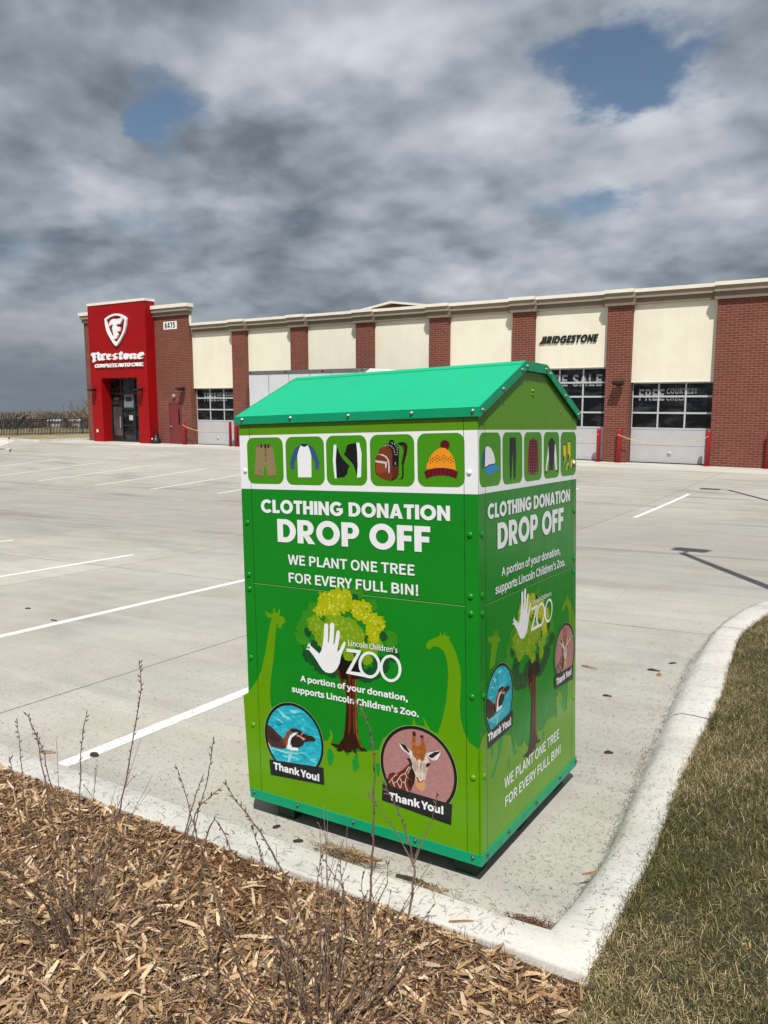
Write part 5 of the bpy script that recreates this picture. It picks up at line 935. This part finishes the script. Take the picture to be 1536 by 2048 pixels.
# loose bits: chunks of bark and wood on the concrete, each its own
M_WOOD = mat('split_wood', (.25, .16, .085), .8, var=.4, vscale=40, bump=.6, bscale=60); M_BARK = mat('dark_bark', (.035, .022, .015), .85, var=.5, vscale=50)
def chunk(x, y, L, w, h, rz, m, label, name='wood_chip', zoff=0.0):
    b = MB(); rnd = random.Random(int(x * 1000) + int(y * 77))
    st = []
    for k in range(6):
        u = -.5 + k / 5; f = .45 + .55 * math.sin(math.pi * min(1, (k + .6) / 6)); st.append((u * L, f * w * rnd.uniform(.8, 1.15), h * f * rnd.uniform(.75, 1.2), rnd.uniform(-.12, .12) * w))
    vs = []
    for u, ww, hh, dy in st: vs += [(u, dy - ww / 2, 0), (u, dy + ww / 2, 0.0), (u, dy + ww * .3, hh), (u, dy - ww * .35, hh * .85)]
    fs = [(4 * k + j, 4 * k + (j + 1) % 4, 4 * k + 4 + (j + 1) % 4, 4 * k + 4 + j) for k in range(5) for j in range(4)] + [(3, 2, 1, 0), (20, 21, 22, 23)]
    b.add(vs, fs); o = b.build(name, m); o.location = (x, y, g(x, y) + .002 + zoff); o.rotation_euler = (0, 0, rz)
    return tag(o, label, 'wood chip')
for a in ((-0.598,-0.069,0.22,0.035,0.018,0.15,M_WOOD,'big split wood chunk in the gutter before the bin',"wood_chip",0),
    (-0.501,-0.076,0.12,0.025,0.012,0.5,M_WOOD,'small split wood sliver beside the gutter chunk',"wood_chip",0),
    (-0.257,-0.107,0.15,0.02,0.012,0.1,M_BARK,'dark bark piece lying between bin and kerb',"wood_chip",0),
    (-0.145,-0.126,0.1,0.018,0.012,-0.1,M_WOOD,'long dark bark strip nearest the bin corner on the kerb line',"wood_chip",0),
    (-0.611,3.139,0.13,0.022,0.012,-0.2,M_WOOD,'tan curled wood sliver right of the bin',"wood_chip",0),
    (-0.164,3.304,0.09,0.02,0.012,0.1,M_BARK,'black oblong bark bit in the open right of the bin',"wood_chip",0),
    (-0.284,2.545,0.06,0.02,0.01,0.3,M_BARK,'black bark bit between the bin and the right kerb',"wood_chip",0),
    (0.026,1.580,0.05,0.022,0.012,0.6,M_BARK,'dark pebble like bark bit near the bin right edge',"wood_chip",0),
    (-0.096,3.197,0.035,0.025,0.02,0.2,M_WOOD,'reddish wood chip by the kerb gutter on the right',"wood_chip",0),
    (-0.084,3.567,0.07,0.013,0.01,0.9,M_BARK,'thin dark stick lying up toward the right kerb',"wood_chip",0),
    (0.380,0.226,0.09,0.012,0.008,0.8,M_WOOD,'tan splinter on the kerb slope near its corner',"wood_chip",0.06),
    (-2.501,0.036,0.055,0.03,0.02,0.2,M_BARK,'black bark lump on the white line end',"wood_chip",0),
    (-2.778,-0.078,0.09,0.028,0.014,0.4,M_WOOD,'brown bark curl by the kerb at the left',"wood_chip",0),
    (-5.878,2.062,0.09,0.015,0.01,0.1,M_BARK,'thin black twig between the first two white lines',"wood_chip",0),
    (-6.676,2.280,0.06,0.025,0.012,0.5,M_BARK,'small black bit above the thin twig at the left',"wood_chip",0),
    (-1.031,-0.057,0.035,0.018,0.012,1,M_BARK,'tiny black bark bit before the left end of the bin',"wood_chip",0),
    (0.107,-0.379,0.09,0.008,0.006,0.6,M_WOOD,'yellow splinter lying on the front kerb',"wood_chip",0.1),
    (-0.859,-0.108,0.045,0.014,0.012,0.6,M_BARK,'small dark bit on the kerb left of the bin',"wood_chip",0),): chunk(*a)

# ------------------------------------------------------------------ dormant shrubs
M_TWIG = mat('twig_bark', (.17, .115, .085), .8, var=.35, vscale=60); M_BUD = mat('bud_brown', (.14, .085, .062), .8, var=.3, vscale=90)
SL = {'A': 'bare shrub fanning up thin stems at the left of the mulch bed', 'C': 'bare shrub of thin straight stems in the middle of the mulch bed', 'D': 'bare shrub whose longest twig rises across the giraffe picture on the bin'}
for key, stems in STEMS.items():
    bx_ = stems[0][0]; root = empty('dormant_shrub', (bx_[0] * .001, bx_[1] * .001, bx_[2] * .001)); tag(root, SL[key], 'shrub', 'dormant shrubs in the mulch bed')
    for j, pl in enumerate(stems):
        pts = catmull([tuple(c * .001 for c in q) for q in pl], 5) if len(pl) > 2 else [tuple(c * .001 for c in q) for q in pl]
        rnd = random.Random(hash(key) % 7 * 0 + ord(key) * 31 + j)
        branch = key == 'D' and j in (2, 3, 4, 7, 8)
        r0 = (.0042 if len(pl) > 5 else .003) * (.75 if branch else 1); n = len(pts)
        if not branch: pts[0] = (pts[0][0], pts[0][1], pts[0][2] - .03)
        pts = [(x + rnd.uniform(-.002, .002), y + rnd.uniform(-.002, .002), z) for x, y, z in pts]
        b = MB(); b.tube(pts, [max(.0011, r0 * (1 - .72 * i / (n - 1))) * (1.25 if i % 4 == 2 else 1) for i in range(n)], 6)
        ln = [0.0]
        for q, w in zip(pts, pts[1:]): ln.append(ln[-1] + math.dist(q, w))
        tot = ln[-1]; s = tot * .34; sd = 1
        while s < tot:
            i = max(k for k in range(n) if ln[k] <= s); i = min(i, n - 2); u = (s - ln[i]) / max(1e-6, ln[i + 1] - ln[i]); q = Vector(pts[i]).lerp(Vector(pts[i + 1]), u); dv = (Vector(pts[i + 1]) - Vector(pts[i])).normalized()
            sidev = dv.cross(Vector((rnd.uniform(-1, 1), rnd.uniform(-1, 1), .2))).normalized() * sd; sd = -sd
            fr = s / tot; bl = .006 + .010 * max(0, fr - .45) * rnd.uniform(.7, 1.4) * 1.9
            ax = (dv * .8 + sidev * .6).normalized(); c0 = q + sidev * .001
            b.tube([c0, c0 + ax * bl * .35, c0 + ax * bl * .75, c0 + ax * bl], [.0010, .0023 * (.6 + fr * .5), .0017, .0004], 5, 1)
            s += (.055 if fr < .62 else .030 if fr < .82 else .016) * rnd.uniform(.7, 1.4)
        b.tube([pts[-1], Vector(pts[-1]) + (Vector(pts[-1]) - Vector(pts[-2])).normalized() * .012], [.0024, .0005], 5, 1)
        o = b.build('stem', [M_TWIG, M_BUD]); o.parent = root; o.matrix_parent_inverse = root.matrix_world.inverted()

    rnd = random.Random(ord(key)); cx_, cy_, cz_ = root.location
    for j in range({'A': 30, 'C': 24, 'D': 20}[key]):                       # finer shoots with side twigs round the same crown
        a = rnd.uniform(0, 6.28); rr_ = rnd.uniform(.02, .16) if key != 'C' else rnd.uniform(.05, .34); px, py = cx_ + rr_ * math.cos(a) + (.12 if key == 'C' else 0), cy_ + rr_ * math.sin(a) * .8
        H = rnd.uniform(.16, .72 if key == 'A' else .55); ln_ = rnd.uniform(.1, .75); pz = g(px, py) + .06
        pl = [Vector((px + ln_ * H * math.cos(a) * u ** 1.5 + rnd.uniform(-.008, .008), py + ln_ * H * math.sin(a) * u ** 1.5 + rnd.uniform(-.008, .008), pz + H * u)) for u in (0, .25, .5, .75, 1)]
        b = MB(); b.tube(catmull([tuple(q) for q in pl], 3), [.0021 - .0012 * i / 12 for i in range(13)], 5)
        for s in range(rnd.randint(1, 4)):
            u = rnd.uniform(.35, .9); i = min(3, int(u * 4)); q = pl[i].lerp(pl[i + 1], u * 4 - i); dv = (pl[i + 1] - pl[i]).normalized(); w = rnd.uniform(0, 6.28); e = q + (dv + Vector((math.cos(w), math.sin(w), .1)) * .7).normalized() * rnd.uniform(.04, .14)
            b.tube([q, q.lerp(e, .5) + Vector((0, 0, .004)), e], [.0012, .001, .0008], 4); b.tube([e, e + (e - q).normalized() * .006, e + (e - q).normalized() * .013], [.001, .0022, .0004], 4, 1)
        for k in range(4, 13, 2): q = pl[min(3, k // 3)].lerp(pl[min(4, k // 3 + 1)], (k % 3) / 3); w = rnd.uniform(0, 6.28); e = q + Vector((math.cos(w) * .006, math.sin(w) * .006, .008)); b.tube([q, q.lerp(e, .5), e], [.001, .0021, .0004], 4, 1)
        o = b.build('stem', [M_TWIG, M_BUD]); o.parent = root; o.matrix_parent_inverse = root.matrix_world.inverted()

# ------------------------------------------------------------------ light poles whose shadows fall over the lot
M_POLE = mat('bronze_pole', (.06, .05, .04), .5, var=.1)
def light_pole(x, y, H, arm, hl, hw, label):
    zg = g(x, y); o = empty('street_lamp', (x, y, zg)); tag(o, label, 'street lamp')
    b = MB(); b.tube([(0, 0, .7), (0, 0, H)], [.075, .062], 12); b.build('pole', M_POLE, o)
    b = MB(); b.lathe([(.3, -.4), (.3, .68), (.27, .72)], (0, 0, 0), 20); b.build('base', M_KERB, o)
    hx, hy = arm; dv = Vector((hx, hy, 0)).normalized(); sv = Vector((-dv.y, dv.x, 0))
    b = MB(); b.tube([(0, 0, H - .05), tuple(dv * .26 + Vector((0, 0, H + .02)))], .035, 8); b.build('arm', M_POLE, o)
    b = MB(); c = dv * (.22 + hl) + Vector((0, 0, H + .03)); M = Matrix.Translation(c) @ Matrix(((dv.x, sv.x, 0, 0), (dv.y, sv.y, 0, 0), (0, 0, 1, 0), (0, 0, 0, 1)))
    b.prism([(-hl, -hw * .9), (hl * .85, -hw), (hl, -hw * .7), (hl, hw * .7), (hl * .85, hw), (-hl, hw * .9)], lambda u, w: (u, w, -.035), lambda u, w: (u * .94, w * .9, .045), 0, M); b.build('lamp_head', M_POLE, o)
ct = 1 / math.tan(SUN_EL)
def pole_for(sx, sy, H): zg = g(sx, sy); return sx - SHX * ct * H, sy - SHY * ct * H
x, y = pole_for(-1.30, 9.63, 6.6); light_pole(x, y, 6.6, (.1, 1), .17, .29, 'bronze parking lot light standing in the lawn outside the right edge of the picture')
x, y = pole_for(-2.57, 20.70, 6.6); light_pole(x, y, 6.6, (-1, .0), .26, .18, 'bronze parking lot light further along beyond the right edge of the picture')

# ------------------------------------------------------------------ fence, bare trees and far woods at the left
def polar(px, dist):
    a = R(-33.157) + math.atan((px - 768) / 1570.24); return 1.27 + dist * math.sin(a), -2.66 + dist * math.cos(a)
A_, B_ = Vector((-50.6, 24.6, 0)), Vector((-47.2, 33.6, 0)); dv = (B_ - A_); FL = dv.length; dv.normalize()
fz = g(-48, 29) + .11
fence = empty('metal_fence', (A_.x, A_.y, fz), math.atan2(dv.y, dv.x)); tag(fence, 'black metal picket fence running behind the dry verge left of the shop', 'fence')
def fp(b, nm): o = b.build(nm, M_BLACK); o.parent = fence; return o
for z0, z1 in ((.10, .14), (.93, .97), (1.06, 1.10)): b = MB(); b.box(0, FL, -.018, .018, z0, z1); fp(b, 'rail')
k = 0; s = .06
while s < FL:
    if k % 22 == 0: b = MB(); b.box(s - .035, s + .035, -.035, .035, -.1, 1.16); b.lathe([(.05, 1.16), (.05, 1.18), (.02, 1.21)], (s, 0, 0), 8); fp(b, 'post')
    else: b = MB(); b.box(s - .021, s + .021, -.021, .021, .03, 1.12); fp(b, 'picket')
    k += 1; s += .0975
M_TREE = mat('winter_bark', (.19, .155, .12), .9, var=.3, vscale=3); M_TREE2 = mat('winter_twigs', (.20, .155, .11), .9, var=.3, vscale=1)
def bare_tree(x, y, z, H, seed, label, spread=.5, dens=4):
    rnd = random.Random(seed); o = empty('bare_tree', (x, y, z)); tag(o, label, 'tree', 'bare trees beyond the fence'); tb, cb = MB(), MB()
    def grow(p, d, L, r, lev, b):
        q = [p]; dd = d.copy()
        for _ in range(3): dd = (dd + Vector((rnd.uniform(-1, 1), rnd.uniform(-1, 1), rnd.uniform(-.4, .7))) * .16).normalized(); q.append(q[-1] + dd * L / 3)
        b.tube(q, [r, r * .85, r * .7, r * .55], 4 if lev > 1 else 6, caps=False)
        if lev < 4:
            for k in range(dens if lev else dens + 2):
                u = rnd.uniform(.35, 1); i = min(2, int(u * 3)); s = q[i].lerp(q[i + 1], u * 3 - i); a = rnd.uniform(0, 6.28)
                nd = (dd + Vector((math.cos(a), math.sin(a), .1)) * rnd.uniform(spread * .7, spread * 1.9)).normalized()
                grow(s, nd, L * rnd.uniform(.5, .72), max(.012, r * .5), lev + 1, cb)
    grow(Vector((0, 0, -.3)), Vector((rnd.uniform(-.1, .1), rnd.uniform(-.1, .1), 1)), H * .42, H * .016 + .03, 0, tb)
    tb.build('trunk', M_TREE, o); cb.build('crown', M_TREE2, o)
TR_ = [(168, 74, 5.4, 'tallest bare grey tree close against the left end of the shop'), (150, 82, 5.0, 'bare grey tree second from the shop wall beyond the fence'), (128, 88, 4.9, 'tan bare tree above the fence left of the two grey ones'),
       (104, 84, 4.8, 'bare tan tree beyond the middle of the fence'), (84, 78, 5.0, 'dark bare tree with a forked trunk above the tallest fence post'), (60, 92, 4.9, 'reddish bare bush beyond the fence near its first post'),
       (36, 90, 4.9, 'bushy bare tree beyond the fence toward the left edge'), (10, 95, 4.7, 'low bare tree beyond the fence at the left edge'), (-20, 90, 4.8, 'bare tree beyond the fence just outside the left edge')]
for k, (px, dist, H, lb) in enumerate(TR_):
    x, y = polar(px, dist); bare_tree(x, y, land(x, y) - .3, H + (1.4 if px > 140 else .1), 20 + k, lb, .55, 4)
# brush: thicket of twigs under the trees, and the far wooded ridge
def thicket(name, N, pxr, dr, hr, wr, pal, m, shift=0.0):
    px = RNG.uniform(*pxr, N); ds = RNG.uniform(*dr, N); a = R(-33.157) + np.arctan((px - 768) / 1570.24); x = 1.27 + ds * np.sin(a); y = -2.66 + ds * np.cos(a)
    z = np.array([land(p, q) for p, q in zip(x, y)]) + shift; H = RNG.uniform(*hr, N) * (1 + .25 * np.sin(px * .09) * np.sin(px * .031 + 1)); w = RNG.uniform(*wr, N); th = RNG.uniform(0, 6.3, N); ln = RNG.normal(0, .45, (N, 2))
    sx, sy = np.cos(th) * w / 2, np.sin(th) * w / 2
    V = np.empty((N, 4, 3)); V[:, 0] = np.stack([x - sx, y - sy, z], 1); V[:, 1] = np.stack([x + sx, y + sy, z], 1); tx, ty = x + ln[:, 0] * H, y + ln[:, 1] * H
    V[:, 2] = np.stack([tx + sx * .35, ty + sy * .35, z + H], 1); V[:, 3] = np.stack([tx - sx * .35, ty - sy * .35, z + H * RNG.uniform(.9, 1, N)], 1)
    o = fast_mesh(name, V.reshape(-1, 3), np.arange(N * 4).reshape(N, 4), m, np.repeat(pick(pal, N, .3), 4, 0)); return tag(o, kind='stuff')
thicket('brush', 70000, (-120, 190), (66, 92), (.4, 1.6), (.008, .03), [(.25, .21, .15), (.20, .165, .12), (.30, .25, .18), (.15, .125, .095)], M_BLADE, -.2)
thicket('far_woods', 42000, (-500, 700), (330, 470), (5.0, 8.6), (.12, .6), [(.11, .098, .085), (.13, .112, .095), (.09, .083, .077), (.15, .12, .09)], M_BLADE)
M_SHEDW = mat('shed_wall', (.55, .55, .54), .8, var=.1); M_SHEDR = mat('shed_roof', (.74, .75, .76), .5, var=.05)
for px, lb in ((116, 'low white roofed shed beyond the fence, the one further from the shop'), (157, 'low white roofed shed beyond the fence, the one nearer the shop')):
    x, y = polar(px, 118); z = land(x, y); top = 1.93 - (837.5 - 804) / 1570 * 118 + .15
    o = empty('shed', (x, y, z), R(33)); tag(o, lb, 'shed')
    b = MB(); b.box(-.85, .85, -.8, .8, -.5, top - z - .29); b.build('wall', M_SHEDW, o)
    b = MB(); b.prism([(-1.0, top - z - .24), (0, top - z), (1.0, top - z - .24), (1.0, top - z - .30), (-1.0, top - z - .30)], lambda y_, z_: (-.95, y_, z_), lambda y_, z_: (.95, y_, z_)); b.build('roof', M_SHEDR, o)
mx_, my_ = -40.45, 22.75
o = empty('marker_flag', (mx_, my_, g(mx_, my_))); tag(o, 'tiny red marker flag by the pale walk at the far left', 'marker flag')
b = MB(); b.tube([(0, 0, -.05), (0, 0, .5)], .008, 5); b.build('rod', M_ALU, o)
b = MB(); b.box(0, .16, -.004, .004, .38, .5); b.build('flag', M_REDP, o)
# windrows of chaff caught in the gutter
def chaff(name, cx, cy, sx, sy, n, pal, Lm, zo=.006):
    x = RNG.normal(cx, sx, n); y = RNG.normal(cy, sy, n); a = RNG.normal(.3, 1.0, n); d = np.stack([np.cos(a), np.sin(a), RNG.normal(0, .15, n)], 1); d /= np.linalg.norm(d, axis=1)[:, None]
    nr = np.stack([RNG.normal(0, .3, n), RNG.normal(0, .3, n), np.ones(n)], 1); nr -= d * (nr * d).sum(1)[:, None]; nr /= np.linalg.norm(nr, axis=1)[:, None]
    o = strips(np.stack([x, y, gv(x, y) + zo + np.abs(RNG.normal(0, .007, n))], 1), d, nr, RNG.gamma(2.5, Lm, n) + .006, RNG.uniform(.001, .0045, n), RNG.normal(0, .003, n), pick(pal, n), name, M_CHIP, .55); return tag(o, kind='stuff')
DK = [(.16, .10, .05), (.10, .06, .03), (.26, .17, .085), (.07, .045, .03), (.34, .25, .14)]
chaff('gutter_debris', -.60, -.10, .075, .028, 700, DK, .010); chaff('gutter_debris', .285, -.135, .05, .022, 320, [(.12, .05, .025), (.18, .08, .04), (.08, .04, .025)], .010)
chaff('gutter_debris', -.18, -.12, .07, .018, 120, DK, .007)
# dirt and chaff washed along the foot of the rolled kerb
N = 3600; y = RNG.uniform(-.15, 6.2, N); foot = np.interp(y, [-.3, 0, .45, 1.25, 2.1, 2.92, 4.67, 5.25, 6.0], [.36, .352, .342, .266, .175, .082, -.016, .01, .119]); x = foot + .012 + RNG.normal(0, .016, N) + np.abs(RNG.normal(0, .02, N)) * np.sin(y * 3)
up = np.clip((x - foot) / .26, 0, 1); hk = np.interp(up, [0, .05, .14, .24, .40, 1], [0, .006, .034, .070, .093, .1])
a = RNG.normal(1.57, .5, N); d = np.stack([np.cos(a), np.sin(a), np.zeros(N)], 1); nr = np.stack([RNG.normal(0, .2, N), RNG.normal(0, .2, N), np.ones(N)], 1); nr -= d * (nr * d).sum(1)[:, None]; nr /= np.linalg.norm(nr, axis=1)[:, None]
o = strips(np.stack([x, y, gv(x, y) + hk + .005], 1), d, nr, RNG.gamma(2.2, .0055, N) + .004, RNG.uniform(.0009, .0022, N), RNG.normal(0, .002, N), pick([(.15, .14, .12), (.11, .10, .09), (.19, .18, .15), (.2, .17, .12)], N), 'gutter_dirt', M_BLADE, .6); tag(o, kind='stuff')
